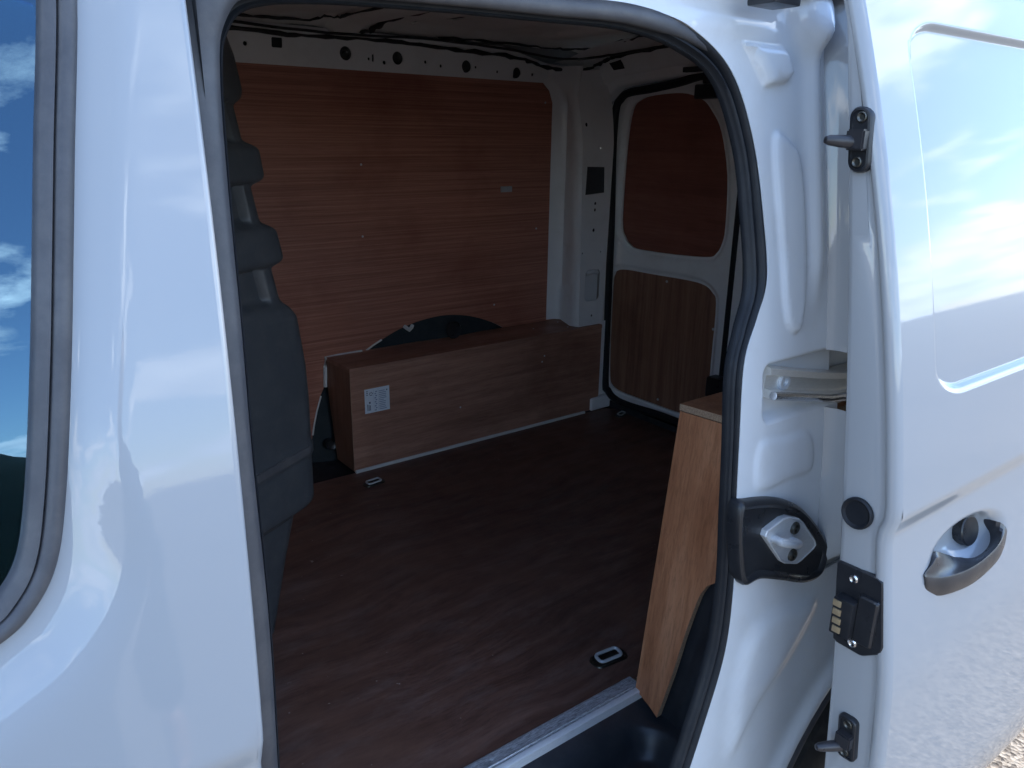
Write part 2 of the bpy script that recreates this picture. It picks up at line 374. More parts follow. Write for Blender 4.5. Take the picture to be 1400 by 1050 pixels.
# ------------------------------------------------------------------ front door
WIN = [(.11, 1.076), (.092, .988), (.079, .922), (.066, .856), (.049, .777), (.036, .733), (.019, .708), (-.001, .694), (-.05, .677), (-.20, .655), (-.45, .63), (-.60, .63), (-.63, .67), (-.58, .76), (-.45, .95), (-.36, 1.07), (-.28, 1.12), (-.10, 1.14), (.08, 1.145), (.115, 1.125)]
WINC = [tuple(p) for p in catmull(WIN, 6)]
def offset_poly(P, d):
    q = np.array(P); t = np.roll(q, -1, 0)-np.roll(q, 1, 0); t /= np.linalg.norm(t, axis=1)[:, None]
    area = 0.5*np.sum(q[:, 0]*np.roll(q[:, 1], -1)-np.roll(q[:, 0], -1)*q[:, 1]); sgn = 1 if area > 0 else -1
    nrm = np.stack([t[:, 1], -t[:, 0]], 1)*sgn
    return [tuple(p) for p in q+nrm*d]
def xedge(z): return 0.1385+(np.asarray(z)-0.542)*0.0647
FD_BEV = 0.030
def fd_map(x, z):
    P = np.stack([x, z], 1); d = polydist(P, WINC); y = yo(z)+swage(z)
    wide = FD_BEV*(1+0.9*sstep(0.82, 0.70, z))
    y = y+0.013*(1-sstep(0, 1, d/wide))
    return x, y, z
ex = []
for d in (0.003, 0.007, 0.011, 0.016, 0.021, 0.026, 0.031, 0.037, 0.045, 0.054): ex += densify(offset_poly(WINC, d), 0.008)
for z in np.arange(ZC-.05, ZC+.012, .005): ex += [(x, z) for x in np.arange(-.8, .14, .01)]
FD_OUT = [(-.85, -.18), (float(xedge(-.18)), -.18), (float(xedge(1.18)), 1.18), (-.25, 1.18), (-.48, 1.02), (-.85, .70)]
fd = sheet('front_door', FD_OUT, [WINC], fd_map, (0, 0.014, 0), M_PAINT, grid=0.016, extra=ex, angle=50, label='white front door with side window, closed')
hem = []
for z in np.linspace(-.18, 1.18, 120):
    x0 = float(xedge(z)); y0 = float(yo(z)+swage(z)); r_ = .0055
    hem.append([(x0+r_*math.sin(t), y0+r_-r_*math.cos(t), z) for t in np.linspace(0, math.pi/2, 7)]+[(x0+r_, y0+.016, z), (x0-.004, y0+.018, z), (x0-.03, y0+.022, z), (x0-.04, y0+.05, z)])
loft('door_hem', hem, M_PAINT, fd, angle=60)
# window rubber: lip, channel, inner lip
def ring3(poly, dy): q = np.array(poly); return [(x, float(yo(z))+dy, z) for x, z in q]
bands = [(0.002, 0.0125), (-0.0005, 0.008), (-0.005, 0.007), (-0.0085, 0.009), (-0.0095, 0.0125), (-0.0105, 0.0095), (-0.017, 0.0105), (-0.0195, 0.0145), (-0.020, 0.022), (-0.02, 0.030)]
loft('window_seal', [ring3(offset_poly(WINC, d), dy) for d, dy in bands], M_SEALGREY, fd, closed=True, angle=60)
sheet('window_glass', offset_poly(WINC, -0.012), [], lambda x, z: (x, yo(z)+0.0215, z), (0, 0.004, 0), M_GLASS, fd, grid=0.03, angle=60)

# ------------------------------------------------------------------ door opening: flange points (outer edge, inner edge of the seal), in x, z
AP = [((.140, -.10), (.176, -.07)), ((.142, .12), (.178, .12)), ((.146, .30), (.182, .30)), ((.150, .44), (.187, .44)), ((.160, .60), (.196, .60)), ((.166, .739), (.200, .739)), ((.172, .849), (.206, .849)), ((.176, .958), (.212, .958)),
      ((.181, 1.045), (.219, 1.04)), ((.190, 1.098), (.228, 1.072)), ((.220, 1.124), (.250, 1.092)), ((.30, 1.128), (.31, 1.101)), ((.427, 1.133), (.425, 1.106)), ((.56, 1.138), (.56, 1.110)), ((.69, 1.142), (.68, 1.111)), ((.785, 1.125), (.765, 1.097)),
      ((.858, 1.080), (.830, 1.064)), ((.898, .997), (.867, .985)), ((.916, .895), (.878, .893)), ((.920, .818), (.880, .808)), ((.895, .762), (.857, .752)), ((.869, .706), (.839, .697)), ((.861, .605), (.835, .602)), ((.857, .500), (.831, .495)), ((.860, .396), (.831, .392)),
      ((.850, .278), (.818, .287)), ((.808, .159), (.776, .172)), ((.785, .10), (.753, .117)), ((.745, .00), (.70, .015)), ((.695, -.085), (.65, -.055)), ((.60, -.12), (.58, -.085)), ((.40, -.125), (.40, -.088)), ((.22, -.122), (.24, -.088))]
def toward(p, d):
    k = (float(yf(p[1]))-d)/float(yf(p[1])); return (p[0]*k, 1+(p[1]-1)*k)
AP = [(toward(a, .015), toward(b_, .008)) if a[0] > .5 else (a, b_) for a, b_ in AP]
APO = [tuple(p) for p in catmull([a for a, _ in AP], 8)]; API = [tuple(p) for p in catmull([b_ for _, b_ in AP], 8)]
# seal profile: (s across from outer to inner, h towards the outside)
PROF = [(-0.06, -0.020), (0.0, 0.000), (0.03, 0.0085), (0.10, 0.0135), (0.20, 0.0165), (0.30, 0.0155), (0.39, 0.0105), (0.44, 0.0035), (0.48, -0.0005), (0.53, 0.0015), (0.57, 0.0055), (0.64, 0.0085), (0.72, 0.0080), (0.78, 0.0035), (0.83, -0.003), (0.88, -0.004), (0.94, -0.002), (1.0, -0.006), (0.985, -0.012)]
rings = []
for (ox, oz), (ix, iz) in zip(APO, API):
    w = math.hypot(ix-ox, iz-oz); hk = min(max(w/0.04, 0.75), 1.35); r = []
    for s, h in PROF:
        x = ox+(ix-ox)*s; z = oz+(iz-oz)*s; r.append((x, float(yf(z))-h*hk, z))
    rings.append(r)
seal = loft('door_opening_seal', rings, M_RUBBER, van, cyclic=True, angle=60, label='black rubber seal round the sliding door opening')
# lighter rubber laid over the seal to paint in daylight on pillar and header
r2 = []
for i, ((ox, oz), (ix, iz)) in enumerate(zip(APO, API)):
    w = math.hypot(ix-ox, iz-oz); hk = min(max(w/0.04, 0.75), 1.35); r = []
    lf = float(1-sstep(.70, .905, ox)) if oz > .98 else float(1-sstep(.3, .5, ox))
    A = [(-0.10, -0.004), (-0.06, 0.000), (-0.03, 0.002), (0.0, 0.004), (0.02, 0.006), (0.03, 0.007), (0.04, 0.006), (0.05, 0.0)]
    B = [(-0.10, -0.004), (-0.06, 0.006), (0.02, 0.0125), (0.14, 0.0185), (0.36, 0.0205), (0.60, 0.0190), (0.78, 0.0140), (0.80, 0.004)]
    for (s0, h0), (s1, h1) in zip(A, B):
        s = s0+(s1-s0)*lf; h = h0+(h1-h0)*lf
        x = ox+(ix-ox)*s; z = oz+(iz-oz)*s; r.append((x, float(yf(z))-h*hk, z))
    if lf > 0.002 and oz > -.09: r2.append(r)
loft('daylit_lip', r2, M_SEALGREY, seal, angle=60, label='grey outer lip of the seal, toned lighter for the daylight on it')

# body frame round the opening (pillars and header), pressed shapes as relief
def pad(P, poly, h, w):
    d = polydist(P, poly); ins = inside(P, poly); return np.where(ins, h*sstep(0, w, d), 0.0)
PAD1 = [(.852, 1.113), (.945, 1.112), (.962, 1.078), (.942, 1.066), (.897, 1.058), (.885, 1.075)]
PAD2 = [tuple(p) for p in catmull([(.910, 1.00), (.955, .995), (.978, .955), (.982, .80), (.965, .74), (.93, .76), (.918, .86)], 5)]
PAD3 = rrect(.884, 1.10, .622, .7075, .016)
PAD4 = [tuple(p) for p in catmull([(.873, .60), (.93, .60), (1.0, .59), (1.01, .53), (.95, .525), (.87, .53)], 5)]
PAD5 = [tuple(p) for p in catmull([(.86, .30), (.95, .33), (1.06, .30), (1.0, .22), (.92, .16), (.86, .09), (.835, .15)], 5)]
def jamb_y(P):
    y = yf(P[:, 1])-0.013
    y = y-pad(P, PAD1, 0.010, 0.008)-pad(P, PAD2, 0.006, 0.010)+pad(P, PAD3, 0.016, 0.010)-pad(P, PAD4, 0.004, 0.012)-pad(P, PAD5, 0.008, 0.03)
    x, z = P[:, 0], P[:, 1]
    y = y-0.020*np.exp(-((x-1.005)/0.016)**2)*sstep(0.75, 0.85, z)*(1-sstep(1.13, 1.2, z))*0.5
    y = y-0.026*np.exp(-(np.maximum(np.hypot((x-1.0)/.040, (z-1.16)/.055)-.45, 0)/.42)**2)-0.008*np.exp(-((z-1.128)/.008)**2)*sstep(.96, .90, x)*sstep(.70, .82, x)
    rr = np.hypot(x-1.37, z+.26); y = y-0.012*np.exp(-((rr-0.455)/0.02)**2)
    return y
def jamb_map(x, z):
    P = np.stack([x, z], 1); return x, jamb_y(P), z
hole = offset_poly(APO, -0.004)
arc = [(1.37+.42*math.cos(t), -.26+.42*math.sin(t)) for t in np.linspace(math.radians(98), math.radians(176), 30)]
J_OUT = [(-.05, -.17), (.20, -.20), (.90, -.22)]+arc[::-1]+[(1.31, .17), (1.31, .345), (1.07, .345), (1.07, 1.19), (.95, 1.205), (-.05, 1.205)]
ex = []
for poly, w in ((PAD1, .008), (PAD2, .010), (PAD3, .012), (PAD4, .012)):
    for d in (0, -w*.33, -w*.66, -w, .003): ex += densify(offset_poly(poly, d), 0.006)
ex += [(x, z) for x in np.arange(.93, 1.06, .006) for z in np.arange(.73, 1.2, .009)]
side = sheet('side_frame', J_OUT, [hole], jamb_map, (0, 0.004, 0), M_JAMB, grid=0.013, extra=ex, angle=60, label='white painted steel frame of the side door opening')
# wheel arch lip and liner behind
lip = [(1.37+r_*math.cos(t), float(yf(-.26+.42*math.sin(t)))-0.013-h, -.26+r_*math.sin(t)) for t in np.linspace(math.radians(97), math.radians(178), 30) for r_, h in ((.436, -.004), (.430, .006), (.420, .008), (.414, .004), (.412, -.015))]
loft('arch_lip', [lip[i*5:(i+1)*5] for i in range(30)], M_SEALGREY, side, angle=60)
liner = [[(1.37+.415*math.cos(t), y, -.26+.415*math.sin(t)) for y in (.552, .60, .66, .76, .80)] for t in np.linspace(0, math.pi, 40)]
loft('wheel_arch_liner', liner, M_GLOSSBLK, van, angle=60)
# rear wheel
wh = disc('rear_wheel', (1.37, .565, -.26), (0, -1, 0), [(.20, -.16), (.28, -.17), (.315, -.15), (.32, -.12), (.32, -.04), (.314, -.012), (.295, .0), (.25, .006), (.215, .002), (.205, -.012)], M_TYRE, van, 40)
disc('rim', (1.37, .575, -.26), (0, -1, 0), [(.205, -.01), (.20, -.002), (.185, -.02), (.09, -.045), (.05, -.03), (.03, -.028)], M_ZINC, wh, 30)

# quarter panel behind the opening: steps out to the body skin, then runs to the back; the rail slot divides it
def quarter(name, z0, z1):
    rings = []
    for z in np.linspace(z0, z1, 26):
        a = float(yf(z))-0.010; kq = float(sstep(.34, .46, z)); b_ = a+.003+(float(yo(z)+swage(z))-a-.003)*kq; r = [(1.032, a+.004, z), (1.036, a-.006*kq, z), (1.042, a-.02*kq, z), (1.046, b_+.016*kq, z), (1.049, b_+.008*kq, z), (1.054, b_+.003*kq, z), (1.063, b_, z)]
        r += [(x, b_, z) for x in np.linspace(1.09, 2.05, 9)]+[(2.13, b_+.02, z), (2.19, b_+.08, z)]; rings.append(r)
    return loft(name, rings, M_PAINT, van, angle=50)
quarter('quarter_panel', .706, 1.20)
q2 = quarter('quarter_panel', .318, .620)
# lower skin behind the wheel
low = [[(x, float(yo(z)), z) for x in np.linspace(1.80, 2.15, 6)] for z in np.linspace(-.30, .34, 10)]
loft('rear_lower_skin', low, M_PAINT, q2, angle=50)

# ------------------------------------------------------------------ slide rail on the body
def jy(x, z): return float(jamb_y(np.array([[x, z]]))[0])
rl = []
for x in np.linspace(.900, 1.60, 12):
    zt = .701-(x-.90)*.218 if x < 1.08 else .662; k = 0.590 if x < 1.03 else 0.590-(x-1.03)*0.02
    prof = [(k+.034, zt), (k+.012, zt+.001), (k+.004, zt-.001), (k+.003, zt-.010), (k+.010, zt-.012), (k+.012, zt-.028), (k+.011, zt-.031), (k-.004, zt-.032), (k-.008, zt-.035), (k-.008, zt-.041), (k-.004, zt-.044), (k+.034, zt-.044)]
    rl.append([(x, y, z) for y, z in prof])
rail = loft('slide_rail', rl, M_RAIL, van, closed=True, caps=True, angle=25, label='metal slide rail for the open door')
tube('rail_lower_bar', [(x, .5845, .701-.0375-(x-.90)*.218 if x < 1.08 else .6245) for x in np.linspace(.898, 1.40, 8)], .0062, M_CHROME, rail, 10)
disc('rail_bolt', (.943, .6015, .672), (0, -1, 0), [(.0135, -.002), (.0135, .003), (.011, .005), (.006, .0045), (.005, .001)], M_ZINC, rail)

# ------------------------------------------------------------------ striker with its black cover
SC = [tuple(p) for p in catmull([(0.823, 0.527), (0.848, 0.528), (0.907, 0.514), (0.962, 0.489), (1.012, 0.445), (1.049, 0.399), (1.051, 0.373), (1.035, 0.35), (0.991, 0.353), (0.932, 0.378), (0.877, 0.4), (0.836, 0.407), (0.82, 0.473)], 6)]
def sc_map(off, scale=1.0, c=(.965, .425)):
    def f(x, z): return c[0]+(x-c[0])*scale, yf(z)-0.013-off-0*x, c[1]+(z-c[1])*scale
    return f
def stacked(name, outline, levels, m, parent=van, label=None, angle=40, center=None):
    """a moulded plate: outline rings scaled towards the centre at rising heights"""
    c = np.array(center) if center is not None else np.mean(outline, 0); rings = []
    for ins, h in levels:
        q = np.array(offset_poly(outline, -ins)) if ins else np.array(outline)
        rings.append([(x, float(yf(z))-0.013-h, z) for x, z in q])
    n = len(outline); V = [p for r in rings for p in r]; F = []
    for i in range(len(rings)-1):
        for j in range(n): F.append((i*n+j, i*n+(j+1) % n, (i+1)*n+(j+1) % n, (i+1)*n+j))
    F.append(tuple((len(rings)-1)*n+j for j in range(n)))
    return part(name, V, F, m, parent, angle, label)
def flat_plate(name, outline, levels, m, parent, y0):
    rings = [[(x, y0-h, z) for x, z in (offset_poly(outline, -i_) if i_ else outline)] for i_, h in levels]; n = len(outline)
    V = [p for r in rings for p in r]; F = [(i*n+j, i*n+(j+1) % n, (i+1)*n+(j+1) % n, (i+1)*n+j) for i in range(len(rings)-1) for j in range(n)]+[tuple((len(rings)-1)*n+j for j in range(n))]
    return part(name, V, F, m, parent, 25)
cover = stacked('striker_cover', SC, [(0, -.006), (.000, .008), (.002, .013), (.006, .015), (.010, .0135), (.013, .009)], M_GLOSSBLK, label='black plastic cover round the door striker')
SP = [tuple(p) for p in densify([(0.875, 0.469), (0.878, 0.477), (0.914, 0.485), (0.929, 0.484), (0.956, 0.473), (0.969, 0.463), (1.009, 0.421), (1.014, 0.411), (1.008, 0.405), (0.977, 0.395), (0.966, 0.394), (0.934, 0.406), (0.922, 0.414)], .008)]
yb = float(yf(.43))-0.013
flat_plate('striker_plate', SP, [(0, .004), (0, .0135), (.0012, .0150), (.0028, .0150), (.0036, .0140)], M_ZINC, cover, yb)
for x, z in ((.946, .461), (.949, .416)): disc('bolt', (x, yb-.0140, z), (0, -1, 0), [(.0095, -.001), (.0095, .003), (.0075, .005), (.0045, .005), (.004, .002)], M_BOLT, cover)
tube('striker_loop', [(.898, yb-.012, .459), (.894, yb-.022, .461), (.894, yb-.028, .461), (.900, yb-.031, .459), (.915, yb-.031, .453), (.932, yb-.031, .446), (.940, yb-.028, .443), (.942, yb-.022, .442), (.942, yb-.012, .442)], .0062, M_ZINC, cover, 10)

# ------------------------------------------------------------------ sliding door, slid back and standing clear of the body
XD = 0.88
def rdist(x, z):
    dx0 = (x-.972)*0.55; dx1 = 1.70-x; dz0 = z-(.690+.000*x); dz1 = 1.137-z
    r = .045
    def corner(a, b_): return np.where((a < r) & (b_ < r), r-np.hypot(r-a, r-b_), np.minimum(a, b_))
    d = corner(dx0, dz0); d = np.minimum(d, corner(dx0, dz1)); d = np.minimum(d, corner(dx1, dz0)); return np.minimum(d, corner(dx1, dz1))
def door_y(x, z):
    y = yd(z)+swage(z)
    y = y+0.011*sstep(0.0, 0.010, rdist(x, z))
    # scoop behind the handle
    u = (x-1.104)/.125; v = (z-(.462-.06*(x-1.1)))/.046
    q = np.sqrt(u*u+v*v); y = y+0.034*(1-sstep(0.25, 1.0, q))
    # lower crease
    y = y-0.006*np.exp(-((z-.085)/.02)**2)*0
    return y
xs = np.unique(np.round(np.concatenate([np.linspace(.893, .97, 10), np.linspace(.955, 1.05, 48), np.linspace(1.05, 1.24, 48), np.linspace(1.24, 1.66, 28), np.linspace(1.66, 1.80, 24)]), 5))
zs = np.unique(np.round(np.concatenate([np.linspace(-.155, .38, 56), np.linspace(.38, .60, 74), np.linspace(.60, .68, 10), np.linspace(.68, .72, 30), np.linspace(.72, 1.11, 40), np.linspace(1.11, 1.15, 24), np.linspace(1.15, 1.19, 6)]), 5))
Xg, Zg = np.meshgrid(xs, zs); Yg = door_y(Xg, Zg)
V = np.stack([Xg.ravel(), Yg.ravel(), Zg.ravel()], 1); nx = len(xs)
F = [(i*nx+j, i*nx+j+1, (i+1)*nx+j+1, (i+1)*nx+j) for i in range(len(zs)-1) for j in range(nx-1)]
door = part('sliding_door', V, F, M_PAINT, van, 60, 'white sliding side door, slid open along the body')
# folded front edge of the door
er = []
for z in np.concatenate([np.linspace(-.155, 1.10, 80), np.linspace(1.11, 1.19, 10)]):
    o_ = float(door_y(np.array(.893), np.array(z))); i_ = max(float(yin(z)), o_+.022)
    w = i_-o_
    er.append([(.893, o_, z), (.889, o_+.0006, z), (.885, o_+.0026, z), (.8822, o_+.0056, z), (.8808, o_+.0095, z), (.8805, o_+.0135, z), (.8822, o_+.0160, z), (.8862, o_+.0175, z), (.8870, o_+.020, z), (.8855, o_+.026 if w > .04 else o_+.021, z), (.884, o_+w*.5, z), (.8832, i_-.008, z), (.8838, i_-.003, z), (.8870, i_, z), (.91, i_+.004, z), (1.0, i_+.012, z), (1.35, i_+.012, z), (1.80, i_+.012, z)])
loft('door_edge', er, M_PAINT, door, angle=55, label='folded front edge and inner face of the sliding door')
def on_edge(dy, z): return (0.8838, dy, z)
# guide pins
def guide_pin(name, y, z, h, w, px, pz, lab, cut):
    out = [tuple(p) for p in rrect(y-w/2, y+w/2, z-h/2, z+h/2, w*.46 if not cut else w*.3, 5)]
    sk = lambda v: (v-z)*(-.10)
    V = []; F = []; n = len(out)
    lv = [(0, 0), (0, .007), (.0015, .009), (.004, .0095), (.0048, .0075)]
    for ins, hh in lv:
        for a, b_ in (offset_poly(out, -ins) if ins else out): V.append((.8845-hh, a+sk(b_)*-1.0, b_))
    for i in range(len(lv)-1):
        for j in range(n): F.append((i*n+j, i*n+(j+1) % n, (i+1)*n+(j+1) % n, (i+1)*n+j))
    F.append(tuple((len(lv)-1)*n+j for j in range(n)))
    p = part(name, V, F, M_GLOSSBLK, door, 40, lab)
    # raised middle block with the pin
    bm = bmesh.new(); bmesh.ops.create_cube(bm, size=1)
    for v in bm.verts: v.co = (.872+v.co.x*.014, y+v.co.y*w*.82, z+v.co.z*h*.32)
    bmesh.ops.bevel(bm, geom=list(bm.edges), offset=.002, segments=2, affect='EDGES'); 
    part_bm('pin_block', bm, M_HANDLE, door)
    disc('pin', (.868, y+px, pz), (-.87, .45, .06), [(.0075, -.004), (.0072, .010), (.0058, .026), (.004, .031), (.002, .032)], M_HANDLE, door, 14)
    for s in (-1, 1): disc('pin_screw', (.8768, y-s*.10*h*.34*-1*.3, z+s*h*.34), (-1, 0, 0), [(.0062, -.001), (.0062, .0016), (.005, .0022), (.0028, .0008)], M_BOLT, door, 12)
    return p
guide_pin('guide_pin', .501, .9985, .072, .027, .006, .996, 'black guide pin bracket near the top of the door edge', False)
guide_pin('guide_pin', .3975, .238, .064, .026, .006, .226, 'black guide pin bracket low on the door edge', True)
# round grommet; a closed black disc stands for its shaded hollow
disc('grommet_disc', (.8800, .4345, .5545), (-1, .02, .05), [(.0205, -.002), (.0205, .002), (.0185, .0038), (.0165, .0022), (.0150, .0012), (.006, .0008)], M_RUBBER, door, 26)
# electrical contact plate
CP = [(.450, .477), (.447, .481), (.440, .4815), (.396, .4815), (.389, .478), (.3875, .470), (.3745, .392), (.3755, .384), (.380, .378), (.397, .366), (.402, .3645), (.434, .3655), (.4395, .369), (.4405, .375)]
def edge_plate(name, poly, lv, m, lab=None):
    n = len(poly); V = []; F = []
    for ins, hh in lv:
        for a, b_ in (offset_poly(poly, -ins) if ins else poly): V.append((.8842-hh, a, b_))
    for i in range(len(lv)-1):
        for j in range(n): F.append((i*n+j, i*n+(j+1) % n, (i+1)*n+(j+1) % n, (i+1)*n+j))
    F.append(tuple((len(lv)-1)*n+j for j in range(n)))
    return part(name, V, F, m, door, 40, lab)
edge_plate('contact_plate', [tuple(p) for p in densify(CP, .006)], [(0, -.002), (0, .003), (.0015, .0045)], M_GLOSSBLK, 'black contact plate with four gold contacts on the door edge')
box('contact_block', .862, .881, .411, .438, .388, .441, M_GLOSSBLK, door, .003)
box('contact_housing', .872, .882, .386, .4125, .384, .452, M_GLOSSBLK, door, .006, None, 3)
for k in range(4):
    z = .4345-k*.0122-.001; y = .4318-k*.0013
    box('contact', .8602, .864, y-.0055, y+.0055, z-.0042, z+.0042, M_BRASS, door, .0008)
for y, z in ((.4245, .466), (.4125, .3775)): disc('contact_screw', (.8798, y, z), (-1, 0, 0), [(.0062, -.001), (.0060, .0015), (.0042, .0026), (.0018, .0014)], M_CHROME, door, 14)
# exterior handle
HL = [(0.9742, 0.381, 0.4541), (0.9788, 0.378, 0.4353), (1.0046, 0.373, 0.4237), (1.032, 0.366, 0.4204), (1.0838, 0.36, 0.419), (1.139, 0.36, 0.4237), (1.1816, 0.364, 0.431), (1.2101, 0.374, 0.4496)]
HU = [(0.9715, 0.381, 0.4616), (0.9714, 0.378, 0.4609), (0.9934, 0.373, 0.4533), (1.0205, 0.366, 0.4492), (1.0716, 0.36, 0.4474), (1.1268, 0.36, 0.4501), (1.1672, 0.364, 0.4559), (1.2009, 0.374, 0.4633)]
HT = [(0.9928, 0.386, 0.4635), (1.0140, 0.387, 0.4700), (1.0525, 0.389, 0.4526), (1.103, 0.391, 0.4295), (1.1544, 0.392, 0.4161), (1.1863, 0.392, 0.4199), (1.1929, 0.391, 0.4377), (1.1795, 0.388, 0.4674)]
hl, hu, ht = [catmull(q, 5, False) for q in (HL, HU, HT)]
hr = []
for a, b_, c in zip(hl, hu, ht):
    a = a+np.array((0, 0, -.004)); c = c+np.array((0, -.004, .007))
    n_ = len(hr); dn = np.array((0, .012, -.004)); top = c+np.array((0, .004, 0))
    hr.append([c+np.array((0, .022, -.012)), c+np.array((0, .010, -.002)), top, c*.8+b_*.2+np.array((0, -.001, .001)), c*.5+b_*.5+np.array((0, -.002, .002)), b_*.9+c*.1+np.array((0, 0, .0012)), b_, b_*.94+a*.06+np.array((0, -.0012, 0)), a*.5+b_*.5+np.array((0, -.003, 0)), a*.95+b_*.05, a+np.array((0, .003, -.001)), a+dn, a+np.array((.006, .030, .002))])
loft('handle', hr, M_HANDLE, door, closed=True, caps=True, angle=30, label='dark grey pull handle of the sliding door')
disc('key_barrel', (1.146, .399, .462), (-.1, -1, .25), [(.023, -.02), (.0225, .000), (.0205, .0015), (.015, .0005), (.005, .0003)], M_GLOSSBLK, door, 26)

# ------------------------------------------------------------------ load floor, sill
fl = sheet('load_floor', [(.16, .853), (.95, .853), (2.01, .853), (2.03, 1.0), (2.03, 2.0), (2.0, 2.028), (.95, 2.030), (.30, 2.036), (.16, 2.036)], [], lambda x, y: (x, y, 0*x), (0, 0, -.012), M_FLOOR, grid=0.25, edge_mat=M_PLYEDGE, label='dark brown coated plywood load floor')
sheet('floor_pan', [(.10, .853), (2.08, .853), (2.08, 2.24), (.10, 2.24)], [], lambda x, y: (x, y, 0*x-.016), (0, 0, -.01), M_CAVITY)
# tie-down rings in their recessed cups
def tie_down(x, y, ang, k=1.0):
    ca, sa = math.cos(ang), math.sin(ang)
    def T(u, v, z): return (x+u*ca-v*sa, y+u*sa+v*ca, z)
    out = rrect(-.043*k, .043*k, -.021*k, .021*k, .016*k, 5); V = []; F = []; n = len(out); lv = [(0, .0005), (.001, .0030), (.005*k, .0034), (.007*k, .0012)]
    for ins, h in lv:
        for a, b_ in (offset_poly(out, -ins) if ins else out): V.append(T(a, b_, h))
    for i in range(len(lv)-1):
        for j in range(n): F.append((i*n+j, i*n+(j+1) % n, (i+1)*n+(j+1) % n, (i+1)*n+j))
    F.append(tuple((len(lv)-1)*n+j for j in range(n)))
    c = part('tie_down_cup', V, F, M_BOLT, fl, 30)
    q = [T(a, b_, .007+.10*(b_+.010*k)) for a, b_ in rrect(-.028*k, .028*k, -.011*k, .013*k, .008*k, 4)]
    tube('tie_down_ring', q, .0036*k, M_ZINC, fl, 8, True)
    return c
tie_down(.969, 1.930, .1, .8); tie_down(.966, .926, -.1, .95); tie_down(2.0, 1.93, .3, .7)
# aluminium sill strip
ss = []
for x in np.linspace(.165, .957, 14):
    ss.append([(x, .862, .0005), (x, .8605, .003), (x, .858, .0042), (x, .8375, .0042), (x, .8360, .0056), (x, .8340, .0056), (x, .8325, .0040), (x, .8215, .0036), (x, .8195, .002), (x, .8190, -.022), (x, .822, -.022), (x, .824, -.004)])
strip = loft('sill_strip', ss, M_ALU, van, closed=True, caps=True, angle=25, label='scratched aluminium edging strip along the floor edge')
sb = [[(x, .8285, .0048), (x, .8200, .0046), (x, .8178, .003), (x, .8178, -.023)] for x in np.linspace(.165, .955, 8)]
loft('bright_lip', sb, M_ALU2, strip, angle=40)
for x in (.34, .62, .885): disc('strip_screw', (x, .848, .0042), (0, 0, 1), [(.0042, -.001), (.0040, .0008), (.002, .0012)], M_ZINC, strip, 10)
# black moulded step well
TR = rrect(.22, .925, .605, .782, .055, 8); TR2 = rrect(.25, .885, .63, .745, .05, 8)
def step_map(x, y):
    P = np.stack([x, y], 1)
    z = -.012-0.02*sstep(.825, .78, y)
    d1 = np.where(inside(P, TR), polydist(P, TR), -polydist(P, TR)); z = z-.050*sstep(-.012, .022, d1)
    d2 = np.where(inside(P, TR2), polydist(P, TR2), -polydist(P, TR2)); z = z-.022*sstep(-.004, .016, d2)
    z = z+.05*sstep(.60, .565, y)*0
    z = z+0.10*sstep(.945, 1.0, x)*sstep(.80, .66, y)
    return x, y, z
ex = []
for poly, ds in ((TR, (-.022, -.015, -.008, 0, .006, .012)), (TR2, (-.016, -.010, -.004, .004))):
    for d in ds: ex += densify(offset_poly(poly, d), .010)
sheet('step_well', [(.14, .572), (1.02, .572), (1.02, .70), (.975, .830), (.14, .830)], [], step_map, (0, 0, -.004), M_TRIM, grid=.014, extra=ex, angle=60, label='black moulded step well below the door sill')
# black trim between the near wheel box and the seal
def trim_map(y, z):
    x = .962+.11*z+.02*sstep(.70, .60, y)-.006*np.exp(-((y-.712+.18*(z-.1))/.010)**2)
    return x, y, z
sheet('arch_trim', [(.575, -.09), (.83, -.06), (.80, .10), (.76, .26), (.70, .34), (.60, .36), (.575, .30)], [], trim_map, (.004, 0, 0), M_TRIM, grid=.012, angle=60, label='black plastic trim beside the near wheel box')
tube('trim_clip', [(.940, .672, .16), (.946, .676, .135), (.938, .668, .10), (.944, .672, .07)], [.004, .010, .009, .003], M_GLOSSBLK, van, 8)
tube('trim_bead', [(.948, .640, -.05), (.952, .648, .05), (.958, .650, .12), (.962, .645, .20), (.968, .648, .28)], .006, M_RUBBER, van, 8)

# ------------------------------------------------------------------ near wheel box (seen end on)
def lean(z): return .942+.11*z
nb = bpy.data.objects.new('near_wheel_box', None); link(nb, van); nb['label'] = 'tall orange plywood box over the near wheel arch'
def pnb(o): return o
NB = [(.829, .002), (.829, .548), (.645, .556), (.645, .296), (.684, .292), (.7, .285)]+[tuple(p) for p in catmull([(.714, .272), (.727, .240), (.742, .157), (.752, .082), (.770, -.022)], 5, False)]+[(.79, -.012)]
sheet('end_board', NB, [], lambda y, z: (lean(z), y, z), (.012, 0, 0), M_NEARBOX, nb, edge_mat=M_PLYEDGE)
sheet('inner_board', [(.958, .002), (1.010, .552), (1.95, .552), (1.95, .002)], [], lambda x, z: (x, 0*x+.831, z), (0, -.012, 0), M_BOX, nb, edge_mat=M_PLYEDGE)
sheet('top_board', [(1.0005, .829), (1.95, .829), (1.95, .645), (1.0005, .645)], [], lambda x, y: (x, y, .5500+.05*(.829-y)), (0, 0, .012), M_NEARBOX, nb, edge_mat=M_PLYEDGE)

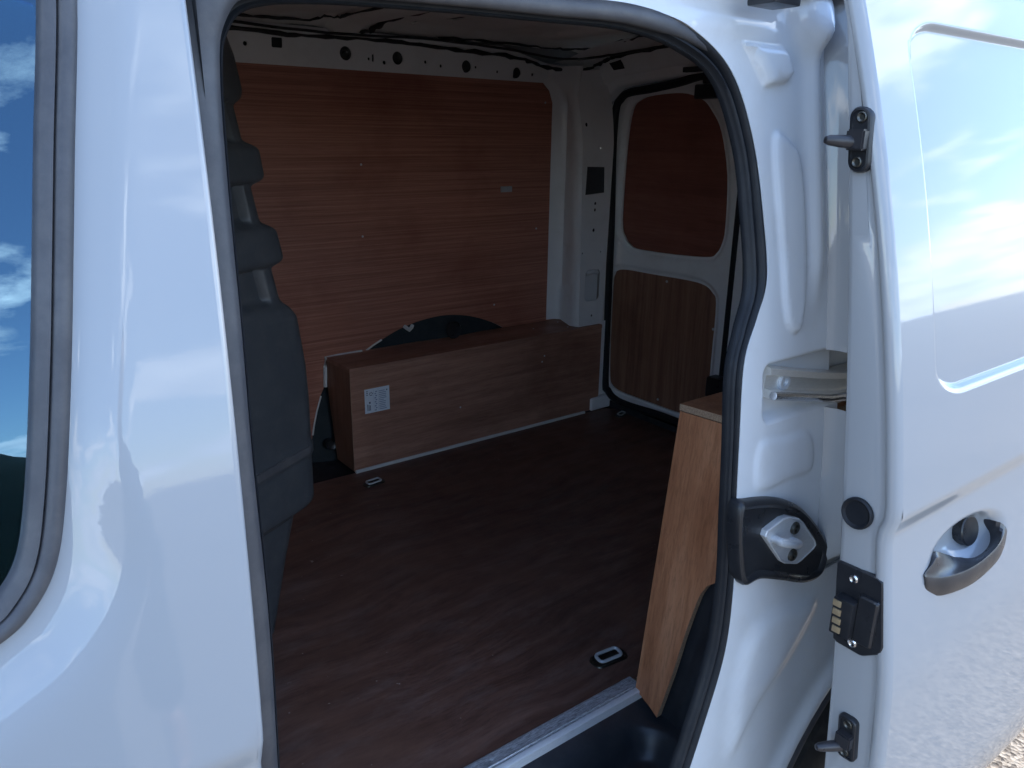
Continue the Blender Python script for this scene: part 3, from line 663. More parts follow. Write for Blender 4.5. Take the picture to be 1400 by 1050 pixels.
# ------------------------------------------------------------------ far side wall: lining, wheel box, arch
arc1 = catmull([(1.658, .322), (1.595, .356), (1.523, .384), (1.46, .400), (1.387, .408), (1.30, .402), (1.217, .383), (1.15, .356), (1.082, .322)], 4, False)
arc2 = catmull([(.947, .238), (.930, .205), (.916, .165), (.903, .118), (.895, .071), (.888, .0)], 4, False)
redge = catmull([(1.800, 1.163), (1.826, 1.160), (1.850, 1.130), (1.879, 1.079), (1.893, 1.03), (1.897, .982), (1.893, .86), (1.884, .728), (1.870, .62), (1.867, .544), (1.880, .42), (1.892, .322)], 4, False)
LIN = [(.45, 1.166)]+[tuple(p) for p in redge]+[tuple(p) for p in arc1]+[(.955, .324), (.947, .238)]+[tuple(p) for p in arc2][1:]+[(.45, .0)]
lin = sheet('wall_lining', LIN, [], lambda x, z: (x, 0*x+2.196, z), (0, .006, 0), M_LINING, van, edge_mat=M_BEAD, label='red brown plywood lining on the far wall')
for x, z in ((1.105, .903), (1.10, .691), (1.783, .676), (1.81, 1.10), (.80, .69), (1.60, .42)): disc('lining_screw', (x, 2.196, z), (0, -1, 0), [(.0038, -.001), (.0034, .0012), (.0014, .0014)], M_ZINC, lin, 10)
box('lining_clip', 1.622, 1.668, 2.190, 2.1955, .807, .826, M_ZINC, lin, .001)
# exposed sealant lines along the cut edges
def bead(name, P, r, parent): return tube(name, P, r, M_BEAD, parent, 6)
bead('sealant_bead', [(.948, 2.192, .236), (.951, 2.192, .30), (.953, 2.192, .328), (1.0, 2.192, .330), (1.078, 2.192, .330)], .0062, lin)
bead('sealant_bead', [(1.082, 2.193, .324), (1.12, 2.193, .345), (1.15, 2.193, .358)], .0030, lin)
bead('sealant_bead', [(1.66, 2.192, .327), (1.75, 2.192, .327), (1.885, 2.192, .327)], .0036, lin)
bead('sealant_bead', [(x, 2.1935, z) for x, z in [(.932, .208), (.916, .163), (.903, .116), (.897, .085)]], .0026, lin)
bead('foam_blob', [(1.232, 2.19, .393), (1.243, 2.186, .383), (1.249, 2.188, .377), (1.258, 2.186, .386), (1.263, 2.19, .392)], .0062, lin)
# felt covered wheel arch bulging behind
rings = []
for k in range(13):
    t = k/12; r_ = []
    for a in np.linspace(math.radians(-14), math.radians(194), 60):
        R_ = .56*(1-t)+.05*t; rx = R_*1.0
        r_.append((1.375+rx*math.cos(a)*.93, 2.225-.075*math.sin(min(t*1.5, 1)*math.pi/2)+.008*math.sin(3*a+5*t), -.10+(R_*.93)*math.sin(a)))
    rings.append(r_)
arch = loft('wheel_arch', rings, M_CARPET, van, angle=60, label='black felt covered wheel arch behind the plywood box')
disc('arch_plug', (1.40, 2.150, .365), (0, -1, .1), [(.030, 0), (.028, .003), (.022, .0005), (.01, 0)], M_GLOSSBLK, arch, 16)
for x, z in ((.945, .05), (.99, .13)): disc('arch_plug', (x, 2.168, z), (0, -1, .1), [(.018, -.02), (.017, .003), (.012, .0005)], M_GLOSSBLK, arch, 14)
box('wall_shade_sheet', .30, 2.06, 2.245, 2.25, -.02, 1.28, M_CAVITY, van, 0)  # dark sheet standing for the shade in the hollow behind the wall
# far wheel box
fb = bpy.data.objects.new('far_wheel_box', None); link(fb, van); fb['label'] = 'low brown plywood box over the far wheel arch'
face = sheet('face_board', [(.9565, .004), (1.95, .004), (1.972, .06), (1.972, .3195), (.9565, .3195)], [], lambda x, z: (x, 0*x+2.030, z), (0, .012, 0), M_BOX, fb, edge_mat=M_PLYEDGE)
sheet('top_board', [(.9555, 2.0292), (1.973, 2.0292), (1.973, 2.195), (1.9, 2.195), (.9555, 2.195)], [], lambda x, y: (x, y, 0*x+.332), (0, 0, -.012), M_BOX, fb, edge_mat=M_BOX)
sheet('end_board', [(2.031, .004), (2.031, .3195), (2.194, .3195), (2.194, .23), (2.15, .004)], [], lambda y, z: (0*y+.9558, y, z), (.012, 0, 0), M_BOXEND, fb, edge_mat=M_PLYEDGE)
bead('sealant_bead', [(.958, 2.026, .004), (1.3, 2.026, .004), (1.6, 2.026, .004), (1.90, 2.026, .004)], .0058, fb)
for x, z in ((1.345, .135), (1.69, .235), (1.70, .255)): disc('board_screw', (x, 2.030, z), (0, -1, 0), [(.0034, -.001), (.003, .001), (.0012, .0012)], M_ZINC, fb, 10)
for x, y in ((1.72, 2.12), (1.86, 2.15), (1.84, 2.07)): disc('board_screw', (x, y, .332), (0, 0, 1), [(.0034, -.001), (.003, .001), (.0012, .0012)], M_ZINC, fb, 10)
# printed label on the box
lb = sheet('paper_label', [(1.000, .183), (1.084, .183), (1.084, .260), (1.000, .260)], [], lambda x, z: (x, 0*x+2.0292, z), (0, .0006, 0), M_PAPER, fb, label='white printed label on the far plywood box')
def ink(rects, m, name):
    V = []; F = []
    for x0, x1, z0, z1 in rects:
        s = len(V); V += [(x0, 2.0288, z0), (x1, 2.0288, z0), (x1, 2.0288, z1), (x0, 2.0288, z1)]; F.append((s, s+1, s+2, s+3))
    part(name, V, F, m, fb)['kind'] = 'stuff'
ink([(1.006, 1.0105, .2515-k*.0055, .2540-k*.0055) for k in range(3)]+[(1.008+k*.0045, 1.0102+k*.0045, .191, .212-.002*k) for k in range(3)]+[(1.014, 1.019, .213, .219)]+[(1.073, 1.077, .246, .250)], M_INK, 'label_print')
ink([(1.033+.003*(k % 2), 1.0365+.003*(k % 2)+.002, .188+k*.0065, .1915+k*.0065) for k in range(10)]+[(1.048, 1.048+.026*random.uniform(.6, 1), .189+k*.0058, .1912+k*.0058) for k in range(11)]+[(1.045, 1.0455, .187, .256), (1.030, 1.0305, .187, .256)], M_INK2, 'label_print')
tri = []
for k in range(3):
    a0, a1 = math.radians(90+120*k+16), math.radians(90+120*k+104); c0 = (1.0215, .2435)
    for a, b_ in ((.0072, .0044),):
        p = [(c0[0]+a*math.cos(a0), c0[1]+a*math.sin(a0)), (c0[0]+a*math.cos(a1), c0[1]+a*math.sin(a1)), (c0[0]+b_*math.cos(a1), c0[1]+b_*math.sin(a1)), (c0[0]+b_*math.cos(a0), c0[1]+b_*math.sin(a0))]; tri.append(p)
part('label_symbol', [(x, 2.0287, z) for p in tri for x, z in p], [(4*k, 4*k+1, 4*k+2, 4*k+3) for k in range(3)], M_INK, fb)['kind'] = 'stuff'

# ------------------------------------------------------------------ far roof rail with its holes
holes = [circle(x, z, r_, 18, r_*1.02) for x, z, r_ in ((1.068, 1.207, .0185), (1.235, 1.205, .0180), (1.480, 1.196, .0180), (1.680, 1.188, .0165), (.782, 1.212, .0055), (1.14, 1.197, .004), (1.19, 1.190, .0055), (1.33, 1.200, .0048), (1.385, 1.192, .0048), (1.515, 1.196, .0042), (1.60, 1.187, .0045), (1.745, 1.186, .0050))]
holes += [rrect(.853, .883, 1.208, 1.233, .003, 2), rrect(1.150, 1.156, 1.190, 1.210, .002, 2)]
def rail_map(x, z): return x, 2.200-.012*sstep(1.17, 1.185, z)-.02*sstep(1.22, 1.262, z)+0*x, z
up = sheet('roof_rail', [(.30, 1.155), (1.92, 1.155), (1.92, 1.215), (1.80, 1.225), (1.60, 1.262), (.30, 1.268)], holes, rail_map, (0, .004, 0), M_INNER, grid=.03, angle=40, label='white steel roof rail with round holes above the lining')
for x, z, r_ in ((1.068, 1.207, .0185), (1.235, 1.205, .018), (1.480, 1.196, .018), (1.680, 1.188, .0165)): disc('rail_plug', (x, 2.198, z), (0, -1, 0), [(r_*.99, -.004), (r_*.98, .004), (r_*.8, .002), (r_*.55, .003), (r_*.35, .001)], M_GLOSSBLK, up, 18)

sheet('rail_hole_shade', [(.31, 1.158), (1.90, 1.158), (1.90, 1.212), (1.80, 1.222), (1.60, 1.258), (.31, 1.264)], [], lambda x, z: (x, rail_map(x, z)[1]+.016, z), (0, .003, 0), M_CARPET, up, grid=.05)  # dark sheet added so the rail holes look like shaded hollows

# ------------------------------------------------------------------ far rear pillar
ph = [[(1.868, .800), (1.960, .806), (1.955, .892), (1.872, .894)], rrect(1.884, 1.958, .425, .540, .018, 4)]
ph += [circle(x, z, r_, 12) for x, z, r_ in ((1.916, .678, .007), (1.868, .60, .004), (1.955, .60, .004), (1.918, .770, .006), (1.918, .748, .006), (1.925, .37, .005), (1.87, 1.03, .007), (1.93, .955, .003))]
PF = [(1.862, .335), (1.978, .335), (1.985, .60), (1.992, 1.00), (2.0, 1.14), (1.985, 1.21), (1.87, 1.20), (1.845, 1.12), (1.845, 1.00), (1.855, .70)]
def pil_map(x, z): return x, 2.037+.045*sstep(.95, 1.22, z)+.02*sstep(1.90, 1.85, x)*0+.012*np.exp(-((x-1.88)/.012)**2)*sstep(1.15, 1.0, z)*0, z
pil = sheet('rear_pillar', PF, ph, pil_map, (0, .004, 0), M_INNER, grid=.03, angle=40, label='white rear corner pillar with square and oval openings')
rp = []
for z in np.linspace(.335, 1.215, 24):
    xr = float(np.interp(z, [p[1] for p in redge][::-1], [p[0] for p in redge][::-1])); xf_ = float(np.interp(z, [.335, .70, 1.0, 1.12, 1.2], [1.862, 1.855, 1.845, 1.845, 1.87])); yb_ = 2.037+.045*float(sstep(.95, 1.22, z))
    xr = min(xr, 1.86)+.0
    rp.append([(xr-.02, 2.194, z), (xr+.015, 2.190, z), (xr+.03, 2.17, z), (xf_-.012, yb_+.035, z), (xf_-.006, yb_+.012, z), (xf_-.001, yb_+.003, z), (xf_+.006, yb_, z)])
loft('pillar_side', rp, M_INNER, pil, angle=60)
for cx, cz in ((1.80, 0),): pass
box('pillar_cup', 1.875, 1.968, 2.062, 2.066, .41, .555, M_JAMB, pil, 0)
for z0, z1 in ((.345, .40), (.57, .69), (.70, .785), (.91, 1.07)): box('pillar_hole_shade', 1.858, 1.97, 2.056+.03*(z0 > .9), 2.060+.03*(z0 > .9), z0, z1, M_CAVITY, pil, 0)  # dark sheets added behind the small holes to paint in their shade
box('square_hole_shade', 1.860, 1.972, 2.054, 2.057, .785, .905, M_ABS, pil, .001)  # dark plate painted in for the shaded inside of the square hole
tube('cup_latch', [(1.895, 2.045, .525), (1.92, 2.036, .532), (1.948, 2.045, .525)], .008, M_JAMB, pil, 8)
# tie plates, rear corner foot
box('corner_foot', 1.93, 2.03, 2.02, 2.06, .002, .052, M_INNER, pil, .012, segs=3)
sheet('pillar_edge', [(1.974, .0), (2.03, .0), (2.03, .34), (1.978, .34)], [], lambda x, z: (x, 0*x+2.044, z), (0, .006, 0), M_INNER, pil)

# ------------------------------------------------------------------ rear doors
def rs(p, x): k = x/2.06; return (x, p[0]*k, 1+(p[1]-1)*k)
RS = [(2.111, .96), (2.106, 1.083), (2.085, 1.118), (2.046, 1.138), (1.944, 1.148), (1.818, 1.164), (1.70, 1.184), (1.43, 1.20), (1.10, 1.17), (.85, 1.12), (.78, 1.02), (.77, .55), (.78, .10), (.84, .03), (1.2, .012), (1.717, .028), (1.95, .020), (2.031, .026), (2.070, .050), (2.086, .09), (2.094, .43), (2.099, .70)]
rsp = [rs(p, 2.015) for p in catmull(RS, 5)]
tube('rear_door_seal', rsp, .0135, M_RUBBER, van, 10, True, label='black rubber seal round the rear doors')
UP_ = catmull([(2.024, .962), (2.006, 1.082), (1.97, 1.115), (1.91, 1.129), (1.784, 1.133), (1.70, 1.112), (1.655, 1.075), (1.612, 1.014), (1.574, .885), (1.563, .729), (1.570, .675), (1.587, .643), (1.622, .624), (1.76, .614), (1.929, .611), (1.975, .622), (2.004, .646), (2.028, .709)], 4)
LP_ = catmull([(2.057, .465), (2.050, .510), (2.032, .530), (1.977, .540), (1.85, .542), (1.70, .545), (1.628, .540), (1.590, .520), (1.570, .482), (1.568, .30), (1.569, .11), (1.60, .075), (1.703, .068), (1.90, .067), (1.994, .070), (2.035, .085), (2.048, .12), (2.055, .25)], 4)
def rdoor_map(x0):
    return lambda y, z: (x0+0*y, y, z)
def rdoor_relief(y, z):
    P = np.stack([y, z], 1); x = 2.045+0*y
    for poly in (UPk, LPk):
        d = np.where(inside(P, poly), -polydist(P, poly), polydist(P, poly)); x = x-.012*sstep(0.0, .022, d)*sstep(.12, .07, d)*0-.010*sstep(0.002, .016, d)
    return x, y, z
kk = 2.06/2.06
UPk = [(p[0], p[1]) for p in UP_]; LPk = [(p[0], p[1]) for p in LP_]
RD = [(1.525, .03), (2.03, .03), (2.085, .10), (2.105, .90), (2.10, 1.09), (2.04, 1.14), (1.80, 1.165), (1.525, 1.19)]
ex = []
for poly in (UPk, LPk):
    for d in (.002, .006, .010, .016, .022): ex += densify(offset_poly(poly, d), .012)
rd = sheet('rear_door', RD, [offset_poly(UPk, -.004), offset_poly(LPk, -.004)], rdoor_relief, (.008, 0, 0), M_INNER, grid=.03, extra=ex, angle=60, label='white rear door with two plywood panels')
sheet('upper_panel', [p for p in UPk], [], rdoor_map(2.049), (.006, 0, 0), M_DOORPLY2, rd, edge_mat=M_PLYEDGE)
sheet('lower_panel', [p for p in LPk], [], rdoor_map(2.049), (.006, 0, 0), M_DOORPLY, rd, edge_mat=M_PLYEDGE)
for y, z in ((1.80, .520), (1.585, .395), (1.80, .09), (2.03, .62), (1.59, .13)): disc('panel_screw', (2.0475, y, z), (-1, 0, 0), [(.0048, -.001), (.0045, .0012), (.002, .0014)], M_ZINC, rd, 10)
box('upper_latch', 1.99, 2.04, 1.60, 1.70, 1.108, 1.150, M_GLOSSBLK, rd, .008, 'black latch at the top of the rear door', 3)
box('latch_bracket', 1.985, 2.04, 1.615, 1.665, 1.150, 1.172, M_GLOSSBLK, rd, .005)
box('lower_latch', 1.98, 2.04, 1.45, 1.545, .185, .255, M_GLOSSBLK, rd, .012, 'black latch low on the rear door', 3)
mir = lambda P: [(3.037-p[0], p[1]) for p in P][::-1]
UPm, LPm = mir(UPk), mir(LPk)
def rdoor_relief2(y, z):
    x, _, _ = rdoor_relief(3.037-y, z); return x+.004, y, z
rd2 = sheet('rear_door', mir(RD), [offset_poly(UPm, -.004), offset_poly(LPm, -.004)], rdoor_relief2, (.008, 0, 0), M_INNER, grid=.03, angle=60, label='second white rear door, mostly hidden by the seal')
sheet('upper_panel', UPm, [], rdoor_map(2.052), (.006, 0, 0), M_DOORPLY2, rd2, edge_mat=M_PLYEDGE)
sheet('lower_panel', LPm, [], rdoor_map(2.052), (.006, 0, 0), M_DOORPLY, rd2, edge_mat=M_PLYEDGE)
tube('centre_seal', [(2.035, 1.520, z) for z in np.linspace(.03, 1.19, 12)], .0135, M_RUBBER, rd2, 8)
# header above the rear doors
hd = []
for y in np.linspace(.70, 2.19, 30):
    b_ = float(np.interp(y, [.7, 1.43, 1.82, 1.98, 2.05, 2.10, 2.19], [1.14, 1.20, 1.172, 1.158, 1.15, 1.10, 1.08])); t_ = float(np.interp(y, [.7, 1.6, 1.82, 1.98, 2.05, 2.12, 2.19], [1.24, 1.272, 1.262, 1.25, 1.238, 1.218, 1.212]))
    hd.append([(2.03, y, b_), (1.998, y, b_+.002), (1.990, y, b_+.010), (1.985, y, (b_*2+t_)/3), (1.968, y, (b_*2+t_)/3+.006), (1.955, y, (b_+2*t_)/3), (1.945, y, t_), (1.90, y, t_+.012), (1.84, y, t_+.018)])
hdr = loft('rear_header', hd, M_INNER, van, angle=45, label='white header over the rear doors')
box('header_slot', 1.955, 1.972, 1.585, 1.72, 1.183, 1.198, M_CAVITY, hdr, .002)
sheet('header_tag', [(2.052, 1.240), (1.99, 1.243), (1.967, 1.206), (2.014, 1.203)], [], lambda y, z: (0*y+1.950, y, z), (.004, 0, 0), M_CAVITY, hdr)

# ------------------------------------------------------------------ roof: inner skin with a cross rib and mastic beads
def roof_map(x, y):
    z = 1.292-.028*sstep(2.10, 2.19, y)-.03*sstep(.80, .69, y)-.006*sstep(1.90, 1.97, x)
    z = z-.020*sstep(1.000, 1.018, x)*sstep(1.108, 1.090, x)
    z = z-.014*sstep(1.66, 1.68, x)*sstep(1.76, 1.74, x)*sstep(2.12, 2.05, y)-.005*sstep(.02, .0, np.abs(np.abs(x-1.38)-.11)-.02)*sstep(2.08, 2.03, y)-.004*sstep(.02, .0, np.abs(x-.80)-.05)+.003*sstep(.0, .05, np.abs(x-.62)-.25)
    return x, y, z
ex = [(x, y) for x in (.995, 1.0, 1.005, 1.010, 1.014, 1.018, 1.09, 1.094, 1.098, 1.103, 1.108, 1.113, 1.24, 1.25, 1.26, 1.27, 1.28, 1.29, 1.30, 1.46, 1.47, 1.48, 1.49, 1.50, 1.51, 1.52, 1.655, 1.662, 1.668, 1.674, 1.68, 1.74, 1.746, 1.752, 1.758, 1.765) for y in np.arange(.68, 2.19, .03)]
roof = sheet('roof', [(.10, .66), (2.04, .66), (2.04, 2.20), (.10, 2.20)], [rrect(1.255, 1.288, 1.885, 1.965, .008, 3), rrect(1.236, 1.252, 2.08, 2.118, .004, 2)], roof_map, (0, 0, .004), M_ROOF, grid=.03, extra=ex, angle=50, label='bare painted underside of the van roof')
sheet('roof_cavity', [(.10, .66), (2.04, .66), (2.04, 2.20), (.10, 2.20)], [], lambda x, y: (x, y, 0*x+1.315), (0, 0, .004), M_CAVITY, roof)
def wob(P, a=.004, n=5):
    q = catmull(P, n, False); return [p+np.array((random.uniform(-a, a), random.uniform(-a, a), random.uniform(-a, a)*.5)) for p in q]
def mastic(P, r=.007, w=.9): return tube('mastic_bead', wob(P), [.72*r*random.uniform(.6, 1.45) for _ in range((len(P)-1)*5+1)], M_MASTIC, roof, 7)
mastic([(0.728, 2.172, 1.246), (0.87, 2.172, 1.242), (0.973, 2.172, 1.243), (1.128, 2.172, 1.247), (1.271, 2.172, 1.246), (1.426, 2.172, 1.24), (1.593, 2.172, 1.237), (1.697, 2.172, 1.228), (1.775, 2.165, 1.212), (1.85, 2.15, 1.206), (1.90, 2.13, 1.207), (1.935, 2.10, 1.215), (1.942, 2.048, 1.234), (1.942, 1.98, 1.246), (1.942, 1.821, 1.257), (1.942, 1.705, 1.266), (1.942, 1.50, 1.269)], .0075)
mastic([(.60, 2.14, 1.272), (.727, 2.14, 1.272), (.827, 2.132, 1.274), (.935, 2.12, 1.276), (.96, 2.08, 1.283), (1.0, 2.07, 1.283), (1.0, 1.99, 1.285), (.998, 1.76, 1.285), (.995, 1.654, 1.285), (.995, 1.2, 1.285)], .0045)
mastic([(1.135, 2.15, 1.272), (1.113, 1.989, 1.285), (1.110, 1.828, 1.285), (1.108, 1.694, 1.285), (1.108, 1.4, 1.285)], .010)
mastic([(1.36, 2.16, 1.270), (1.519, 2.155, 1.270), (1.726, 2.15, 1.268), (1.82, 2.14, 1.268), (1.865, 2.10, 1.266), (1.90, 2.02, 1.270), (1.87, 1.95, 1.274), (1.858, 1.86, 1.278), (1.83, 1.761, 1.280), (1.85, 1.66, 1.282)], .0042)
mastic([(1.05, 2.15, 1.268), (1.09, 2.16, 1.262), (1.13, 2.15, 1.266)], .006)
tube('roof_cable', wob([(.40, 2.155, 1.252), (.70, 2.150, 1.258), (1.0, 2.152, 1.252), (1.3, 2.150, 1.260), (1.6, 2.148, 1.252), (1.80, 2.13, 1.236), (1.90, 2.06, 1.240), (1.925, 1.9, 1.252), (1.93, 1.6, 1.262)], .003), .0038, M_GLOSSBLK, roof, 6)
# outer roof skin, far side skin and closed rear so the load space is a real enclosure
ro = []
for x in (-.85, -.3, .2, .8, 1.4, 2.05, 2.16):
    k = .02 if x > 2.1 else 0
    ro.append([(x, float(yo(1.175)), 1.175-k), (x, .645, 1.205-k), (x, .665, 1.25-k), (x, .72, 1.30-k), (x, .9, 1.335-k), (x, 1.43, 1.35-k), (x, 1.96, 1.335-k), (x, 2.14, 1.30-k), (x, 2.24, 1.22-k), (x, 2.30, .9), (x, 2.38, .5), (x, 2.39, 0), (x, 2.36, -.3)])
loft('outer_shell', ro, M_PAINT, van, angle=60, label='white outer roof and far side of the van')
# roof drip channel above the opening with the top slide rail end
hc = [[(x, float(yf(1.205))-.013, 1.2045), (x, .655, 1.213), (x, .640, 1.216), (x, float(yo(1.175))+.02, 1.20), (x, float(yo(1.175))+.004, 1.18)] for x in np.linspace(-.05, 1.06, 20)]
loft('roof_channel', hc, M_JAMB, side, angle=50)
box('top_rail_clip', .83, .88, .600, .640, 1.146, 1.166, M_GLOSSBLK, side, .004)
sheet('rear_skin', [(float(yo(z))+.075, z) for z in np.linspace(-.30, 1.17, 14)]+[(.70, 1.27), (.9, 1.31), (1.43, 1.325), (1.96, 1.31), (2.14, 1.27), (2.22, 1.19), (2.28, .9), (2.36, .5), (2.37, 0), (2.34, -.3)], [], lambda y, z: (2.155+0*y, y, z), (.02, 0, 0), M_PAINT, van)
box('rail_channel', 1.06, 2.15, .625, .64, .60, .73, M_JAMB, van, 0)
box('floor_end', 2.028, 2.10, .60, 2.30, -.03, .022, M_CAVITY, van, .004)
box('underbody', -.85, 2.1, .60, 2.3, -.33, -.30, M_CAVITY, van, 0)
sheet('near_inner_wall', [(.93, -.02), (2.03, -.02), (2.03, 1.28), (1.0, 1.28), (.95, 1.0), (.94, .6)], [], lambda x, z: (x, .655+.05*sstep(.9, 1.28, z), z), (0, .004, 0), M_INNER)
sheet('sill_outer', [(.15, -.13), (.95, -.13), (.95, -.32), (.15, -.32)], [], lambda x, z: (x, yo(z)+.03, z), (0, .01, 0), M_PAINT)

# ------------------------------------------------------------------ bulkhead behind the cab
BK = [(1.30, .47), (1.20, .468), (1.157, .470), (1.117, .483), (1.083, .489), (1.062, .492), (1.050, .489), (1.044, .484), (1.040, .474), (.981, .484), (.977, .488), (.973, .505), (.966, .513), (.921, .5185), (.914, .515), (.909, .505), (.906, .492), (.844, .503), (.838, .506), (.833, .523), (.825, .533), (.776, .5425), (.768, .539), (.763, .530), (.759, .517), (.700, .528), (.690, .534), (.681, .547), (.662, .560), (.562, .571), (.493, .573), (.408, .572), (.402, .5755), (.380, .5755), (.374, .570), (.344, .571), (.285, .570), (.274, .566), (.266, .555), (.255, .525), (.16, .50), (.0, .463), (-.016, .462)]
bz = np.linspace(-.016, 1.29, 436); bx = gauss_smooth(np.interp(bz, [p[0] for p in BK][::-1], [p[1] for p in BK][::-1]), 1.0)
rings = []
for z, xf_ in zip(bz, bx):
    L = (xf_-.195)/.868; sx, sy = xf_-.868*L, 1.40-.497*L
    r_ = [(sx, .64, z), (sx, .9, z), (sx, sy-.02, z), (sx+.012, sy+.004, z)]
    rec = max(float(sstep(a, a+.020, z)*sstep(b_+.003, b_-.004, z)) for a, b_ in ((.972, 1.043), (.832, .908), (.687, .761)))*.016
    for t in (.2, .4, .6, .75, .86, .90, .925):
        k = rec if t < .91 else rec*.15
        r_.append((sx+(xf_-sx)*t-.5*k, sy+(1.40-sy)*t+.87*k, z))
    r_ += [(xf_-.020, 1.3885, z), (xf_-.008, 1.3965, z), (xf_-.0015, 1.405, z), (xf_, 1.418, z), (xf_, 1.6, z), (xf_, 2.19, z)]
    rings.append(r_)
bk = loft('bulkhead', rings, M_ABS, van, angle=42, label='black moulded plastic bulkhead with stepped ribs behind the cab')

gs = []
for t in np.linspace(.55, .955, 24):
    r_ = []
    for z, o_ in ((.400, 0.0), (.3985, .003), (.391, .0036), (.3835, .003), (.382, 0.0)):
        xf_ = float(np.interp(z, bz, bx)); L = (xf_-.195)/.868; sx, sy = xf_-.868*L, 1.40-.497*L
        r_.append((sx+(xf_-sx)*t+.5*o_, sy+(1.40-sy)*t-.87*o_, z+random.uniform(-.0006, .0006)))
    gs.append(r_)
loft('bulkhead_strip', gs, M_SEALGREY, bk, angle=50, label='worn textured strip across the bulkhead')

# ------------------------------------------------------------------ cab behind the window
cab = sheet('cab_trim', [(-.85, -.3), (.16, -.3), (.16, 1.25), (-.85, 1.25)], [], lambda x, z: (x, 0*x+2.2, z), (0, .01, 0), M_SEAT, van, label='dark cab interior seen through the side window')
box('cab_back', .14, .16, .62, 2.2, -.3, 1.28, M_SEAT, cab, 0)
box('cab_floor', -.85, .16, .60, 2.2, -.30, -.28, M_SEAT, cab, 0)
box('cab_roof', -.85, .16, .66, 2.2, 1.26, 1.28, M_SEAT, cab, 0)
box('door_card', -.80, .10, .555, .585, -.15, .62, M_SEAT, cab, .01)
bmx = bmesh.new(); bmesh.ops.create_cube(bmx, size=1); bmesh.ops.subdivide_edges(bmx, edges=list(bmx.edges), cuts=5, use_grid_fill=True)
for v in bmx.verts:
    t = v.co.z+.5; v.co = (-.10+.16*t+v.co.x*.13*(1-.25*t), .95+v.co.y*.50*(1-.22*t*t), .10+t*.70)
bmesh.ops.smooth_vert(bmx, verts=list(bmx.verts), factor=.7, use_axis_x=True, use_axis_y=True, use_axis_z=True)
part_bm('cab_seat', bmx, M_SEAT, cab, 60)
sheet('seat_tag', [(.055, .775), (.095, .774), (.090, .762), (.070, .745)], [], lambda x, z: (x, 0*x+.66, z), (0, .001, 0), M_CREAM, cab)

# ------------------------------------------------------------------ the photographer, reflected in the side window
M_JACKET = black('dark_green_jacket', (0.010, 0.020, 0.019), 0.85, 0.4, 700, 0.05, 0.2)
M_SKIN, nt, b = mat('skin'); b.inputs['Roughness'].default_value = 0.5; b.inputs['Subsurface Weight'].default_value = 0.1
nt.links.new(ramp(nt, noise(nt, coords(nt), 40, 4), [(0.3, (0.42, 0.25, 0.18)), (0.7, (0.52, 0.32, 0.24))]), b.inputs['Base Color'])
M_HAIR = black('dark_hair', (0.015, 0.012, 0.010), 0.6, 0.6, 400, 0.0)
per = bpy.data.objects.new('person', None); S.collection.objects.link(per); per.location = (-.03, -.46, GROUND)
per['label'] = 'person in dark jacket holding up a phone, reflected in the side window'; per['category'] = 'person'
PB = Vector(per.location)
def plink(o): S.collection.objects.link(o); o.parent = per; o.matrix_parent_inverse = Matrix.Translation(-PB); return o
def skin(name, V, E_, R_, m, sub=2):
    me = bpy.data.meshes.new(name); me.from_pydata(V, E_, []); me.materials.append(m)
    o = bpy.data.objects.new(name, me); plink(o)
    sk = o.modifiers.new('skin', 'SKIN'); lay = me.skin_vertices[0].data
    for i, r in enumerate(R_): lay[i].radius = r if isinstance(r, tuple) else (r, r); lay[i].use_root = (i == 0)
    sk.use_smooth_shade = True; ss_ = o.modifiers.new('sub', 'SUBSURF'); ss_.levels = sub; ss_.render_levels = sub
    return o
px, py = -.03, -.46; g0 = GROUND
V = [(px, py, g0+.92), (px, py, g0+1.08), (px, py-.01, g0+1.25), (px, py-.01, g0+1.40), (px, py, g0+1.47), (px, py+.03, g0+1.585),
     (px+.17, py-.01, g0+1.39), (px+.24, py-.02, g0+1.12), (px+.25, py+.04, g0+.87), (px-.17, py-.01, g0+1.39), (px-.25, py+.05, g0+1.15), (px-.05, py+.28, g0+1.40),
     (px+.10, py, g0+.86), (px+.11, py+.02, g0+.48), (px+.11, py-.01, g0+.10), (px+.12, py+.13, g0+.04), (px-.10, py, g0+.86), (px-.11, py+.02, g0+.48), (px-.11, py-.01, g0+.10), (px-.12, py+.13, g0+.04)]
E_ = [(0, 1), (1, 2), (2, 3), (3, 4), (4, 5), (3, 6), (6, 7), (7, 8), (3, 9), (9, 10), (10, 11), (0, 12), (12, 13), (13, 14), (14, 15), (0, 16), (16, 17), (17, 18), (18, 19)]
R_ = [(.16, .12), (.15, .115), (.17, .12), (.15, .11), (.065, .065), (.055, .055), (.075, .075), (.052, .052), (.034, .034), (.075, .075), (.052, .052), (.034, .034), (.09, .09), (.062, .062), (.046, .046), (.038, .034), (.09, .09), (.062, .062), (.046, .046), (.038, .034)]
skin('body', V, E_, R_, M_JACKET)
